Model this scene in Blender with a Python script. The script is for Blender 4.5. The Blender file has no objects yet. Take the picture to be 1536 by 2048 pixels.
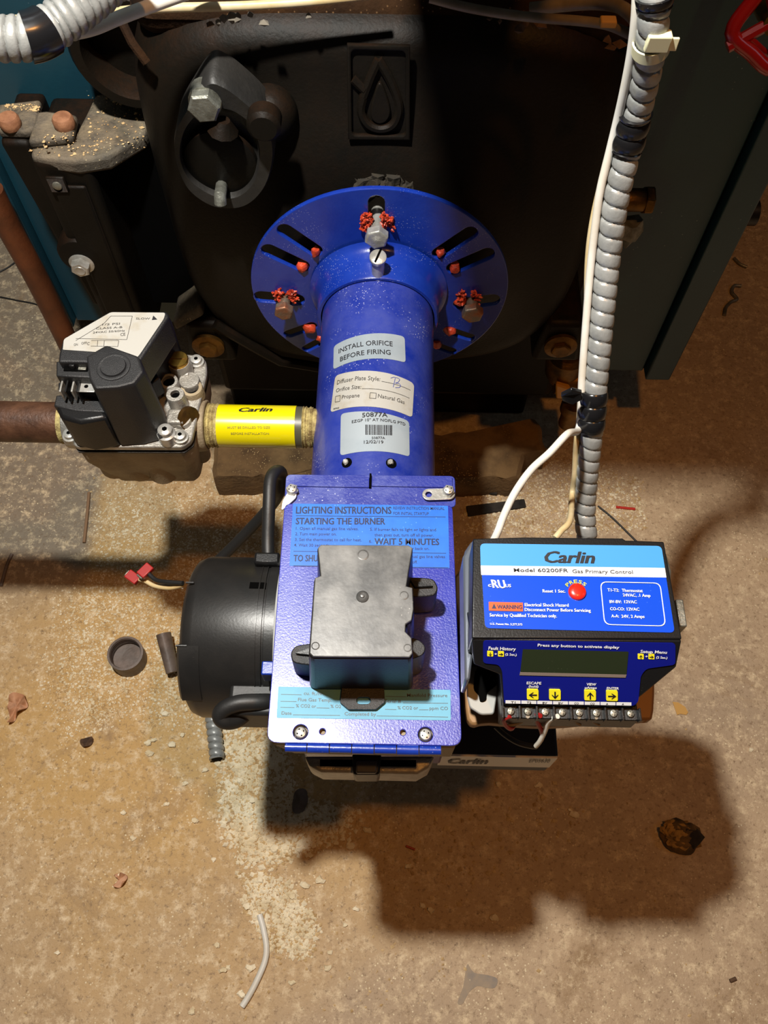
import bpy, math, random
import numpy as np
from mathutils import Vector, Matrix

C = bpy.context.scene.collection
random.seed(7)
RNG = np.random.default_rng(11)

# ------------------------------------------------------------------ camera
F_PX, CX, CY, H = 1680.0, 768.0, 1024.0, 1.05
_n = np.array([-8.0, 881.0, F_PX]); _d = _n / np.linalg.norm(_n)
_e = np.array([72.0, -(F_PX * F_PX - 8 * 72.0) / 881.0, F_PX]); _e /= np.linalg.norm(_e)
_Z = -_d; _X = np.cross(_e, _Z)
MW = np.array([_X, _e, _Z])                      # world = MW @ (right, down, forward)
cam_d = bpy.data.cameras.new('camera')
cam = bpy.data.objects.new('camera', cam_d); C.objects.link(cam)
R = Matrix([[MW[i][0], -MW[i][1], -MW[i][2]] for i in range(3)])
cam.matrix_world = Matrix.Translation((0, 0, H)) @ R.to_4x4()
cam_d.sensor_fit = 'VERTICAL'; cam_d.sensor_height = 32.0
cam_d.lens = 32.0 * F_PX / 2048.0
cam_d.clip_start = 0.01
bpy.context.scene.camera = cam

# ------------------------------------------------------------------ light
W = bpy.data.worlds.new('world'); bpy.context.scene.world = W
W.use_nodes = True
W.node_tree.nodes['Background'].inputs[0].default_value = (0.55, 0.62, 0.75, 1)
W.node_tree.nodes['Background'].inputs[1].default_value = 0.035

def lamp(name, loc, energy, col, size, kind='POINT'):
    l = bpy.data.lights.new(name, kind); l.energy = energy; l.color = col
    l.shadow_soft_size = size
    o = bpy.data.objects.new(name, l); o.location = loc; C.objects.link(o); return o
lamp('work_lamp', (-0.185, 0.278, H + 0.378), 65.0, (1.0, 0.97, 0.90), 0.022)
lamp('ceiling_bulb', (0.32, 0.04, 1.95), 21.0, (1.0, 0.41, 0.085), 0.03)
lamp('cool_fill', (1.5, 0.2, 1.6), 2.5, (0.55, 0.78, 1.0), 0.25)  # added dim cool fill, no window there; tints jacket and transformer front

tl = lamp('highlight_fill', (-0.27, 0.83, 2.15), 1.15, (0.93, 0.97, 1.0), 0.1, 'AREA')  # added long area lamp, placed to give the blue cover its highlight
tl.data.shape = 'RECTANGLE'; tl.data.size = 0.08; tl.data.size_y = 0.55

vs = bpy.context.scene.view_settings
vs.view_transform = 'Standard'; vs.look = 'None'; vs.gamma = 1.0; vs.use_curve_mapping = False
vs.exposure = 0.0

# ------------------------------------------------------------------ rays onto the places where things stand
def ray(px, py): return MW @ np.array([(px - CX) / F_PX, (py - CY) / F_PX, 1.0])
def gZ(px, py, z):
    r = ray(px, py); return r * ((z - H) / r[2]) + np.array([0, 0, H])
def gY(px, py, y):
    r = ray(px, py); return r * (y / r[1]) + np.array([0, 0, H])
def gX(px, py, x):
    r = ray(px, py); return r * (x / r[0]) + np.array([0, 0, H])
def px_m(P):                                     # metres per photo pixel at a place
    c = MW.T @ (np.array(P, float) - np.array([0, 0, H])); return c[2] / F_PX

# ------------------------------------------------------------------ materials
MATS = {}
def mat(name, col, rough=0.5, metal=0.0, col2=None, vscale=12.0, vlo=0.4, vhi=0.65, bump=0.0, bscale=200.0,
        specks=None, spscale=400.0, sphi=0.28, dust=None, dustamt=0.0, spec=0.5, emit=None, coat=0.0, vdet=6):
    m = bpy.data.materials.new(name); m.use_nodes = True; MATS[name] = m
    nt = m.node_tree; N = nt.nodes; L = nt.links; b = N['Principled BSDF']
    b.inputs['Roughness'].default_value = rough; b.inputs['Metallic'].default_value = metal
    b.inputs['Specular IOR Level'].default_value = spec
    if coat: b.inputs['Coat Weight'].default_value = coat; b.inputs['Coat Roughness'].default_value = 0.15
    tc = N.new('ShaderNodeTexCoord'); out = None
    def noise(sc, det=4, rg=0.55):
        n = N.new('ShaderNodeTexNoise'); n.inputs['Scale'].default_value = sc; n.inputs['Detail'].default_value = det
        n.inputs['Roughness'].default_value = rg
        L.new(tc.outputs['Object'], n.inputs['Vector']); return n
    def ramp(src, lo, hi):
        r = N.new('ShaderNodeMapRange'); r.inputs['From Min'].default_value = lo; r.inputs['From Max'].default_value = hi
        L.new(src, r.inputs['Value']); return r.outputs[0]
    def mix(fac, a, c):
        x = N.new('ShaderNodeMix'); x.data_type = 'RGBA'
        L.new(fac, x.inputs[0])
        if isinstance(a, tuple): x.inputs[6].default_value = (*a, 1)
        else: L.new(a, x.inputs[6])
        x.inputs[7].default_value = (*c, 1); return x.outputs[2]
    cur = col
    if col2 is not None: cur = mix(ramp(noise(vscale, vdet, 0.6).outputs['Fac'], vlo, vhi), cur, col2)
    if dust is not None:
        g = N.new('ShaderNodeNewGeometry'); sx = N.new('ShaderNodeSeparateXYZ'); L.new(g.outputs['Normal'], sx.inputs[0])
        up = ramp(sx.outputs['Z'], 0.1, 0.9); nz = ramp(noise(45, 8, 0.75).outputs['Fac'], 0.38, 0.72)
        mu = N.new('ShaderNodeMath'); mu.operation = 'MULTIPLY'; L.new(up, mu.inputs[0]); L.new(nz, mu.inputs[1])
        m2 = N.new('ShaderNodeMath'); m2.operation = 'MULTIPLY'; L.new(mu.outputs[0], m2.inputs[0]); m2.inputs[1].default_value = dustamt
        cur = mix(m2.outputs[0], cur, dust)
    if specks is not None:
        v = N.new('ShaderNodeTexVoronoi'); v.inputs['Scale'].default_value = spscale
        L.new(tc.outputs['Object'], v.inputs['Vector'])
        f = ramp(v.outputs['Distance'], sphi, sphi * 0.5)
        n2 = ramp(noise(spscale * 0.06, 3).outputs['Fac'], 0.5, 0.62)
        mu = N.new('ShaderNodeMath'); mu.operation = 'MULTIPLY'; L.new(f, mu.inputs[0]); L.new(n2, mu.inputs[1])
        cur = mix(mu.outputs[0], cur, specks)
    if isinstance(cur, tuple): b.inputs['Base Color'].default_value = (*cur, 1)
    else: L.new(cur, b.inputs['Base Color'])
    if bump:
        bp = N.new('ShaderNodeBump'); bp.inputs['Strength'].default_value = bump; bp.inputs['Distance'].default_value = 0.001
        L.new(noise(bscale, 5).outputs['Fac'], bp.inputs['Height']); L.new(bp.outputs[0], b.inputs['Normal'])
    if emit: b.inputs['Emission Color'].default_value = (*emit, 1); b.inputs['Emission Strength'].default_value = 1
    return m

def s(r, g, b):                                  # sRGB bytes to linear
    def c(v):
        v /= 255.0
        return v / 12.92 if v <= 0.04045 else ((v + 0.055) / 1.055) ** 2.4
    return (c(r), c(g), c(b))

blue = mat('blue_enamel', s(16, 46, 145), 0.28, 0, col2=s(26, 56, 155), vscale=30, specks=s(150, 155, 190), spscale=520, sphi=0.22, coat=0.3, bump=0.12, bscale=350)
blue_dusty = mat('blue_enamel_dusty', s(22, 42, 138), 0.34, 0, col2=s(42, 58, 150), vscale=22, vlo=0.42, vhi=0.6, specks=s(165, 168, 200), spscale=420, sphi=0.25, coat=0.25, bump=0.2, bscale=350, dust=s(84, 92, 152), dustamt=0.4)
blue_back = mat('blue_enamel_scuffed', s(38, 50, 140), 0.4, 0, col2=s(90, 100, 165), vscale=35, vlo=0.45, vhi=0.7, specks=s(200, 205, 225), spscale=380, sphi=0.2, bump=0.3, bscale=500)
iron = mat('black_cast_iron', (0.0045, 0.0038, 0.0028), 0.5, 0.0, col2=(0.008, 0.006, 0.004), vscale=9, bump=0.3, bscale=350, dust=s(52, 30, 14), dustamt=0.5, spec=0.14)
iron_dirty = mat('dusty_cast_iron', (0.03, 0.026, 0.02), 0.75, 0, col2=(0.12, 0.10, 0.075), vscale=25, bump=1.0, bscale=400, dust=s(140, 125, 100), dustamt=0.8, specks=s(190, 175, 140), spscale=260, sphi=0.2)
iron_rust = mat('rusty_shelf_iron', (0.042, 0.018, 0.006), 0.9, 0, col2=(0.006, 0.004, 0.003), vscale=9, spec=.12, bump=1.0, bscale=300, specks=s(120, 90, 60), spscale=240, sphi=0.2)
teal = mat('teal_painted_steel', s(14, 52, 66), 0.42, 0, col2=s(22, 62, 76), vscale=5, specks=s(120, 140, 140), spscale=120, sphi=0.09, bump=0.15)
steel = mat('bright_steel', s(190, 190, 186), 0.32, 0.5, col2=s(150, 148, 140), vscale=60, bump=0.3, bscale=300)
steel_dull = mat('dull_zinc', s(150, 150, 140), 0.45, 0.7, col2=s(110, 108, 98), vscale=90, bump=0.5, bscale=400)
galv = mat('galvanised_conduit', s(158, 160, 158), 0.36, 0.2, col2=s(134, 136, 134), vscale=70, bump=0.2, bscale=500)
alum = mat('cast_aluminium', s(175, 172, 165), 0.42, 0.55, col2=s(140, 136, 128), vscale=60, bump=0.5, bscale=600)
alum_dirty = mat('dirty_cast_aluminium', s(165, 150, 122), 0.6, 0.15, col2=s(112, 96, 74), vscale=18, bump=0.6, bscale=500)
brass = mat('brass', s(190, 150, 70), 0.28, 0.95, col2=s(150, 115, 50), vscale=40)
brass_old = mat('tarnished_brass', s(120, 85, 35), 0.45, 0.8, col2=s(60, 45, 25), vscale=30, bump=0.5)
blk = mat('black_plastic', (0.008, 0.008, 0.0085), 0.36, 0, spec=0.35, specks=(0.06, 0.06, 0.06), spscale=300, sphi=0.12, bump=0.15, bscale=800)
blk_matte = mat('black_matte_plastic', (0.009, 0.009, 0.010), 0.45, 0, col2=(0.014, 0.014, 0.015), vscale=40, bump=0.4, bscale=1500)
motor_m = mat('motor_black_shell', (0.012, 0.012, 0.012), 0.36, 0, col2=(0.018, 0.017, 0.016), vscale=25, specks=(0.1, 0.09, 0.07), spscale=260, sphi=0.07, bump=0.08, bscale=500)
graytop = mat('scuffed_grey_epoxy', s(60, 60, 60), 0.36, 0, col2=s(118, 118, 116), vscale=34, vlo=0.42, vhi=0.68, specks=s(185, 183, 178), spscale=330, sphi=0.17, bump=0.07, bscale=300, vdet=12)
white_lbl = mat('white_label', s(170, 169, 163), 0.55, 0, col2=s(158, 150, 132), vscale=60, vlo=0.5, vhi=0.75)
silver_lbl = mat('silver_label', s(165, 176, 184), 0.4, 0.2, col2=s(148, 162, 172), vscale=25)
lblblue = mat('bright_blue_label', s(42, 112, 215), 0.35, 0, col2=s(34, 98, 200), vscale=40, specks=s(110, 170, 240), spscale=300, sphi=0.15)
lblcyan = mat('pale_cyan_label', s(90, 158, 186), 0.55, 0, col2=s(78, 146, 176), vscale=40)
skyblue = mat('sky_blue_print', s(66, 145, 215), 0.4)
royal = mat('royal_blue_print', s(14, 70, 200), 0.28, 0, specks=s(70, 120, 220), spscale=260, sphi=0.12)
navy = mat('navy_print', s(14, 22, 120), 0.3, 0, specks=s(60, 70, 150), spscale=260, sphi=0.1)
white_p = mat('white_print', s(225, 228, 232), 0.4)
ink = mat('black_ink', (0.012, 0.012, 0.016), 0.5)
ink_navy = mat('dark_navy_ink', s(18, 28, 66), 0.5)
ink_gray = mat('grey_ink', s(62, 60, 58), 0.5)
ink_pen = mat('blue_pen_ink', s(60, 75, 150), 0.5)
yellow_p = mat('yellow_print', s(235, 225, 40), 0.4)
orange_p = mat('orange_print', s(225, 85, 35), 0.4)
red_btn = mat('red_plastic', s(215, 35, 20), 0.3, coat=0.4)
lcd_m = mat('dark_green_display', s(38, 46, 30), 0.12, 0, specks=s(85, 90, 70), spscale=500, sphi=0.1)
yellow_wrap = mat('yellow_sleeve', s(218, 205, 8), 0.25, 0, specks=s(180, 165, 60), spscale=300, sphi=0.12, coat=0.5)
dope = mat('pipe_dope', s(185, 170, 110), 0.7, 0, col2=s(120, 100, 60), vscale=150, bump=1.0, bscale=700)
rust_pipe = mat('rusty_pipe_steel', s(96, 66, 48), 0.5, 0.25, col2=s(60, 38, 26), vscale=50, bump=0.5, bscale=350, specks=s(190, 170, 150), spscale=350, sphi=0.1)
copper_old = mat('aged_copper', s(110, 62, 36), 0.45, 0.3, col2=s(72, 42, 26), vscale=14, bump=0.4)
rust_head = mat('rust_coated_head', s(150, 105, 75), 0.7, 0, col2=s(120, 78, 52), vscale=80, bump=0.6)
sealant = mat('red_sealant', s(205, 72, 40), 0.35, 0, col2=s(130, 35, 20), vscale=120, bump=0.6, bscale=500)
rubber = mat('black_rubber', (0.012, 0.012, 0.012), 0.5, 0, bump=0.2)
tape = mat('black_tape', (0.008, 0.008, 0.009), 0.22, 0, specks=(0.2, 0.2, 0.2), spscale=420, sphi=0.08)
wire_w = mat('white_cable_jacket', s(222, 221, 214), 0.4, 0, col2=s(208, 202, 188), vscale=30)
wire_y = mat('yellowed_cable_jacket', s(190, 165, 115), 0.45, 0, col2=s(215, 200, 165), vscale=20)
wire_g = mat('grey_cable_jacket', s(150, 138, 120), 0.5, 0, col2=s(110, 98, 80), vscale=20)
tie_m = mat('nylon_tie', s(215, 212, 175), 0.35)
redp = mat('red_enamel', s(165, 22, 20), 0.25, coat=0.5)
red_wire = mat('red_insulation', s(150, 30, 28), 0.4)
valve_y = mat('yellow_valve_handle', s(190, 130, 30), 0.4)
chipm = mat('cream_granule', s(236, 224, 196), 0.85, 0, col2=s(210, 192, 154), vscale=40)
chipd = mat('tan_granule', s(214, 186, 138), 0.85, 0, col2=s(168, 136, 90), vscale=40)
rubble_m = mat('brown_rubble', s(92, 68, 48), 0.9, 0, col2=s(60, 42, 30), vscale=80)
rubble_g = mat('grey_rubble', s(112, 104, 92), 0.9, 0)
stone_m = mat('flaky_brown_stone', s(120, 90, 45), 0.9, 0, col2=s(50, 42, 30), vscale=45, bump=1.0)
leaf_m = mat('dry_brown_leaf', s(196, 146, 110), 0.6, 0, col2=s(150, 104, 72), vscale=60)
plug_m = mat('grey_brown_plastic', s(112, 98, 90), 0.55, 0, col2=s(88, 76, 68), vscale=60, bump=0.5)
paper_t = mat('tan_paper', s(195, 150, 80), 0.7)
block_m = mat('burnt_refractory', s(118, 92, 58), 0.95, 0, col2=s(70, 52, 32), vscale=18, bump=1.5, bscale=180, specks=s(190, 165, 115), spscale=300, sphi=0.25)
debris_k = mat('charred_scrap', s(48, 42, 36), 0.9, 0, col2=s(28, 24, 20), vscale=60, bump=1.0)
void_m = mat('dark_recess', (0.001, 0.001, 0.001), 0.9, spec=0.05)

# ------------------------------------------------------------------ mesh builder
def V(*a): return np.array(a, float)
def nrm(v): v = np.array(v, float); return v / np.linalg.norm(v)
def basis(ax):
    ax = nrm(ax); t = V(0, 0, 1) if abs(ax[2]) < 0.9 else V(1, 0, 0)
    u = nrm(np.cross(t, ax)); v = np.cross(ax, u); return u, v, ax

class MB:
    def __init__(self): self.v = []; self.f = []
    def add(self, vs_, fs_):
        n = len(self.v); self.v.extend([tuple(map(float, p)) for p in vs_]); self.f.extend([tuple(i + n for i in f) for f in fs_]); return self
    def box(self, x0, x1, y0, y1, z0, z1):
        vs_ = [(x, y, z) for z in (z0, z1) for y in (y0, y1) for x in (x0, x1)]
        return self.add(vs_, [(0, 2, 3, 1), (4, 5, 7, 6), (0, 1, 5, 4), (2, 6, 7, 3), (0, 4, 6, 2), (1, 3, 7, 5)])
    def hexa(self, bot, top):                   # two quads with matching order
        return self.add(list(bot) + list(top), [(3, 2, 1, 0), (4, 5, 6, 7), (0, 1, 5, 4), (1, 2, 6, 5), (2, 3, 7, 6), (3, 0, 4, 7)])
    def loft(self, rings, cap0=True, cap1=True, closed=True):
        n = len(rings[0]); b = len(self.v); vs_ = [p for r in rings for p in r]; fs_ = []
        for k in range(len(rings) - 1):
            for i in range(n if closed else n - 1):
                j = (i + 1) % n; fs_.append((k * n + i, k * n + j, (k + 1) * n + j, (k + 1) * n + i))
        if cap0: fs_.append(tuple(range(n - 1, -1, -1)))
        if cap1: fs_.append(tuple((len(rings) - 1) * n + i for i in range(n)))
        return self.add(vs_, fs_)
    def prism(self, poly, vec, taper=1.0):
        p = [np.array(q, float) for q in poly]; c = sum(p) / len(p); vec = np.array(vec, float)
        return self.loft([p, [c + (q - c) * taper + vec for q in p]])
    def cyl(self, p0, p1, r0, r1=None, n=24, cap=True):
        if r1 is None: r1 = r0
        p0 = np.array(p0, float); p1 = np.array(p1, float); u, v, w = basis(p1 - p0)
        A = [2 * math.pi * i / n for i in range(n)]
        return self.loft([[p0 + (u * math.cos(a) + v * math.sin(a)) * r0 for a in A], [p1 + (u * math.cos(a) + v * math.sin(a)) * r1 for a in A]], cap, cap)
    def lathe(self, o, ax, prof, n=32, cap0=True, cap1=True, a0=0, a1=None, uv=None):
        o = np.array(o, float); u, v, w = uv if uv else basis(ax)
        full = a1 is None
        A = [a0 + (2 * math.pi if full else (a1 - a0)) * i / (n if full else n - 1) for i in range(n)]
        return self.loft([[o + w * h + (u * math.cos(a) + v * math.sin(a)) * max(r, 1e-5) for a in A] for r, h in prof], cap0, cap1, closed=full)
    def tube(self, pts, r, n=10, cap=True):
        pts = [np.array(p, float) for p in pts]; rings = []; u = None
        for i, p in enumerate(pts):
            t = nrm(pts[min(i + 1, len(pts) - 1)] - pts[max(i - 1, 0)])
            if u is None: u, v, _ = basis(t)
            else: u = nrm(u - t * np.dot(u, t)); v = np.cross(t, u)
            rr = r[i] if hasattr(r, '__len__') else r
            rings.append([p + (u * math.cos(2 * math.pi * k / n) + v * math.sin(2 * math.pi * k / n)) * rr for k in range(n)])
        return self.loft(rings, cap, cap)
    def ball(self, c, r, n=12, sq=(1, 1, 1)):
        c = np.array(c, float); rings = []
        for i in range(1, n // 2):
            t = math.pi * i / (n // 2)
            rings.append([c + V(math.sin(t) * math.cos(2 * math.pi * k / n) * sq[0], math.sin(t) * math.sin(2 * math.pi * k / n) * sq[1], -math.cos(t) * sq[2]) * r for k in range(n)])
        return self.loft(rings)
    def blob(self, c, r, seed=0, jit=0.35, sq=(1, 1, 1)):
        rg = np.random.default_rng(seed); c = np.array(c, float)
        b = len(self.v); self.ball(V(0, 0, 0), 1.0, 8, (1, 1, 1))
        for i in range(b, len(self.v)):
            k = 1 + jit * (rg.random() - 0.5) * 2; q = self.v[i]
            self.v[i] = (c[0] + q[0] * r * k * sq[0], c[1] + q[1] * r * k * sq[1], c[2] + q[2] * r * k * sq[2])
        return self
    def hexhead(self, c, ax, r, h, n=6, rot=0.3):
        c = np.array(c, float); u, v, w = basis(ax)
        A = [rot + 2 * math.pi * i / n for i in range(n)]
        rg = lambda rr, hh: [c + w * hh + (u * math.cos(a) + v * math.sin(a)) * rr for a in A]
        return self.loft([rg(r, 0), rg(r, h * 0.85), rg(r * 0.86, h)])
    def build(self, name, m, parent=None, bevel=0.0, seg=2, smooth=40, fix=True, **props):
        me = bpy.data.meshes.new(name); off = V(*root_loc(parent))
        me.from_pydata([tuple(np.array(p) - off) for p in self.v], [], self.f)
        return finish(me, name, m, parent, bevel, seg, smooth, fix, **props)

def root_loc(p):
    l = Vector((0, 0, 0))
    while p is not None: l += p.location; p = p.parent
    return l
def finish(me, name, m, parent, bevel=0, seg=2, smooth=40, fix=True, **props):
    import bmesh
    if fix:
        bm = bmesh.new(); bm.from_mesh(me); bmesh.ops.recalc_face_normals(bm, faces=bm.faces); bm.to_mesh(me); bm.free()
    me.materials.append(m)
    if smooth and len(me.polygons):
        me.polygons.foreach_set('use_smooth', [True] * len(me.polygons)); me.set_sharp_from_angle(angle=math.radians(smooth))
    o = bpy.data.objects.new(name, me); C.objects.link(o)
    if parent is not None: o.parent = parent
    if bevel:
        b = o.modifiers.new('bevel', 'BEVEL'); b.width = bevel; b.segments = seg; b.limit_method = 'ANGLE'; b.angle_limit = math.radians(35)
    for k, v in props.items(): o[k] = v
    return o
def thing(name, loc, label, category, group=None):
    o = bpy.data.objects.new(name, None); o.location = tuple(loc); o.empty_display_size = 0.02; C.objects.link(o)
    o['label'] = label; o['category'] = category
    if group: o['group'] = group
    return o

# ------------------------------------------------------------------ surfaces that carry print
class Flat:
    def __init__(self, P0, U, Vv): self.P = np.array(P0, float); self.U = nrm(U); self.V = nrm(np.array(Vv, float) - self.U * np.dot(self.U, Vv)); self.N = np.cross(self.U, self.V)
    def uv(self, px, py):
        r = ray(px, py); o = V(0, 0, H); t = np.dot(self.P - o, self.N) / np.dot(r, self.N); q = o + r * t - self.P
        return np.array([np.dot(q, self.U), np.dot(q, self.V)])
    def w(self, u, v, h=0.0): return self.P + self.U * u + self.V * v + self.N * h
    def p(self, px, py, h=0.0): return self.w(*self.uv(px, py), h)
class Round:                                     # cylinder along +Y
    def __init__(self, x, z, r): self.x, self.z, self.r = x, z, r
    def uv(self, px, py):
        r = ray(px, py); ox, oz = -self.x, H - self.z
        a = r[0] ** 2 + r[2] ** 2; b = 2 * (ox * r[0] + oz * r[2]); c = ox ** 2 + oz ** 2 - self.r ** 2
        t = (-b - math.sqrt(max(b * b - 4 * a * c, 0))) / (2 * a)
        X, Y, Z = ox + r[0] * t, r[1] * t, oz + r[2] * t
        return np.array([self.r * math.atan2(X, Z), Y])
    def w(self, u, v, h=0.0):
        a = u / self.r; R_ = self.r + h; return V(self.x + R_ * math.sin(a), v, self.z + R_ * math.cos(a))
    def p(self, px, py, h=0.0): return self.w(*self.uv(px, py), h)

_font_cache = {}
def glyphs(txt, bold, shear):
    key = (txt, bold, shear)
    if key in _font_cache: return _font_cache[key]
    cu = bpy.data.curves.new('text', 'FONT'); cu.body = txt; cu.size = 1; cu.offset = bold if bold < .012 else .004; cu.shear = shear; cu.resolution_u = 2; cu.fill_mode = 'FRONT'
    o = bpy.data.objects.new('text', cu); C.objects.link(o)
    me = bpy.data.meshes.new_from_object(o)
    vs_ = np.array([v.co[:2] for v in me.vertices]).reshape(-1, 2); fs_ = [tuple(p.vertices) for p in me.polygons]
    bpy.data.objects.remove(o); bpy.data.curves.remove(cu); bpy.data.meshes.remove(me)
    _font_cache[key] = (vs_, fs_); return vs_, fs_
CAP = 0.73
def text(S, txt, a, b, cap, m, parent, bold=0.0, shear=0.0, h=0.00035, name='lettering', mb=None):
    vs_, fs_ = glyphs(txt, bold, shear)
    if len(vs_) == 0: return None
    ua, ub = S.uv(*a), S.uv(*b); d = ub - ua; Lw = np.linalg.norm(d); d /= Lw; q = np.array([-d[1], d[0]])
    e = S.uv(a[0], a[1] - cap) - ua; hh = abs(np.dot(e, q))
    x0, x1 = vs_[:, 0].min(), vs_[:, 0].max(); sx = Lw / (x1 - x0); sy = hh / CAP
    offs = [0.0]
    if bold >= .012: k = min(bold, .03) * 1.1; offs = [-k, 0.0, k]
    own = mb is None
    if own: mb = MB()
    for io, o_ in enumerate(offs):
        mb.add([S.w(*(ua + d * (x - x0 + o_) * sx + q * y * sy), h + io * .00006) for x, y in vs_], fs_)
    if not own: return None
    return mb.build(name, m, parent, smooth=0, fix=False)
def texts(S, rows, m, parent, bold=0.0, shear=0.0, h=0.00035, name='lettering'):
    mb = MB()
    for t, a, b, c in rows: text(S, t, a, b, c, m, parent, bold, shear, h, mb=mb)
    return mb.build(name, m, parent, smooth=0, fix=False)

def rounded(poly, r, n=5):                       # 2-D polygon with filleted corners
    out = []; N_ = len(poly); poly = [np.array(p, float) for p in poly]
    for i in range(N_):
        p, a, b = poly[i], poly[i - 1], poly[(i + 1) % N_]
        ri = r[i] if hasattr(r, '__len__') else r
        da, db = a - p, b - p; la, lb = np.linalg.norm(da), np.linalg.norm(db); k = min(ri, la * .45, lb * .45)
        if k < 1e-6: out.append(p); continue
        s0, s1 = p + da / la * k, p + db / lb * k
        for j in range(n + 1):
            t = j / n; out.append(s0 * (1 - t) ** 2 + p * 2 * t * (1 - t) + s1 * t * t)
    return out
def decal(S, pxs, m, parent, r=0.0, h=0.0002, name='label_sheet', thick=0.0, **kw):
    poly = rounded([S.uv(*p) for p in pxs], r)
    if isinstance(S, Round):
        us = np.array([p[0] for p in poly]); mb = MB(); n = 24; cols = []
        ul = sorted(set([round(float(q), 7) for q in list(np.linspace(us.min() + 1e-6, us.max() - 1e-6, n + 1)) + [min(max(q, us.min() + 1e-6), us.max() - 1e-6) for q in us]])); n = len(ul) - 1
        for u in ul:
            vv = []
            for i in range(len(poly)):
                p, q = poly[i], poly[(i + 1) % len(poly)]
                if (p[0] - u) * (q[0] - u) <= 0 and abs(p[0] - q[0]) > 1e-9: vv.append(p[1] + (q[1] - p[1]) * (u - p[0]) / (q[0] - p[0]))
            cols.append((S.w(u, min(vv), h), S.w(u, max(vv), h)))
        vs_ = [p for c in cols for p in c]
        mb.add(vs_, [(2 * i, 2 * i + 2, 2 * i + 3, 2 * i + 1) for i in range(n)])
        return mb.build(name, m, parent, fix=False, **kw)
    ar = sum(poly[i][0] * poly[(i + 1) % len(poly)][1] - poly[(i + 1) % len(poly)][0] * poly[i][1] for i in range(len(poly)))
    if ar < 0: poly = poly[::-1]
    top = [S.w(*p, h) for p in poly]
    if thick: return MB().loft([[S.w(*p, h - thick) for p in poly], top]).build(name, m, parent, **kw)
    return MB().add(top, [tuple(range(len(top)))]).build(name, m, parent, smooth=0, fix=False, **kw)
def strokes(S, segs, wpx, m, parent, h=0.0004, name='printed_lines'):
    mb = MB()
    for a, b in segs:
        ua, ub = S.uv(*a), S.uv(*b); d = ub - ua; L_ = np.linalg.norm(d)
        if L_ < 1e-9: continue
        q = np.array([-d[1], d[0]]) / L_; wv = abs(px_m(S.w(*ua))) * wpx / 2; n = max(1, int(L_ / 0.006)) if isinstance(S, Round) else 1
        for k in range(n):
            p0, p1 = ua + d * k / n, ua + d * (k + 1) / n
            mb.add([S.w(*(p0 - q * wv), h), S.w(*(p1 - q * wv), h), S.w(*(p1 + q * wv), h), S.w(*(p0 + q * wv), h)], [(0, 1, 2, 3)])
    o = mb.build(name, m, parent, smooth=0, fix=False); o['kind'] = 'stuff'; return o

def holed(outer, holes, S, thick, m, name, parent, bev=0.0, h=0.0, **kw):   # plate with openings lying on a Flat
    cu = bpy.data.curves.new('plate', 'CURVE'); cu.dimensions = '2D'; cu.fill_mode = 'BOTH'; cu.extrude = max(thick / 2 - bev, 1e-5); cu.bevel_depth = bev; cu.bevel_resolution = 1; cu.offset = -bev
    for lp in [outer] + holes:
        sp = cu.splines.new('POLY'); sp.points.add(len(lp) - 1); sp.use_cyclic_u = True
        for i, p in enumerate(lp): sp.points[i].co = (p[0], p[1], 0, 1)
    o = bpy.data.objects.new('plate', cu); C.objects.link(o)
    me = bpy.data.meshes.new_from_object(o); off = V(*root_loc(parent))
    for v in me.vertices:
        c = v.co; q = S.w(c[0], c[1], c[2] + h - thick / 2) - off; v.co = tuple(q)
    me.name = name
    bpy.data.objects.remove(o); bpy.data.curves.remove(cu)
    return finish(me, name, m, parent, smooth=35, fix=False, **kw)
def circ(c, r, n=32, ry=None): return [np.array([c[0] + r * math.cos(2 * math.pi * i / n), c[1] + (ry or r) * math.sin(2 * math.pi * i / n)]) for i in range(n)]
def slot(a, b, r, n=8):
    a, b = np.array(a, float), np.array(b, float); t = math.atan2(*(b - a)[::-1]); out = []
    for c, t0 in ((b, t - math.pi / 2), (a, t + math.pi / 2)):
        for i in range(n + 1): out.append(c + r * np.array([math.cos(t0 + math.pi * i / n), math.sin(t0 + math.pi * i / n)]))
    return out
def crom(pts, n=8, closed=False):
    pts = [np.array(p, float) for p in pts]; out = []; N_ = len(pts)
    rng_ = range(N_ if closed else N_ - 1)
    for i in rng_:
        if closed: p0, p1, p2, p3 = pts[i - 1], pts[i], pts[(i + 1) % N_], pts[(i + 2) % N_]
        else: p0, p1, p2, p3 = pts[max(i - 1, 0)], pts[i], pts[i + 1], pts[min(i + 2, N_ - 1)]
        for k in range(n):
            t = k / n; out.append(0.5 * ((2 * p1) + (-p0 + p2) * t + (2 * p0 - 5 * p1 + 4 * p2 - p3) * t * t + (-p0 + 3 * p1 - 3 * p2 + p3) * t ** 3))
    if not closed: out.append(pts[-1])
    return out
def cross_screw(c, ax, r, h, m, parent, name='screw', hexr=0.0):
    c = np.array(c, float); mb = MB()
    if hexr: mb.hexhead(c, ax, hexr, h * 0.5)
    mb.lathe(c, ax, [(r, 0), (r, h * .45), (r * .8, h * .85), (r * .3, h)], 20)
    o = mb.build(name, m, parent, smooth=30)
    u, v, w = basis(ax); k = MB()
    for d in (nrm(u * .9 + v * .4), nrm(v * .9 - u * .4)):
        e = np.cross(w, d); q = c + w * (h * .93)
        k.add([q - d * r * .62 - e * r * .12 + w * h * .03, q + d * r * .62 - e * r * .12 + w * h * .03, q + d * r * .62 + e * r * .12 + w * h * .03, q - d * r * .62 + e * r * .12 + w * h * .03], [(0, 1, 2, 3)])
    k.build('cross_recess', void_m, o if o.parent is None or o.parent.parent is None else o.parent, smooth=0, fix=False)
    return o
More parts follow.
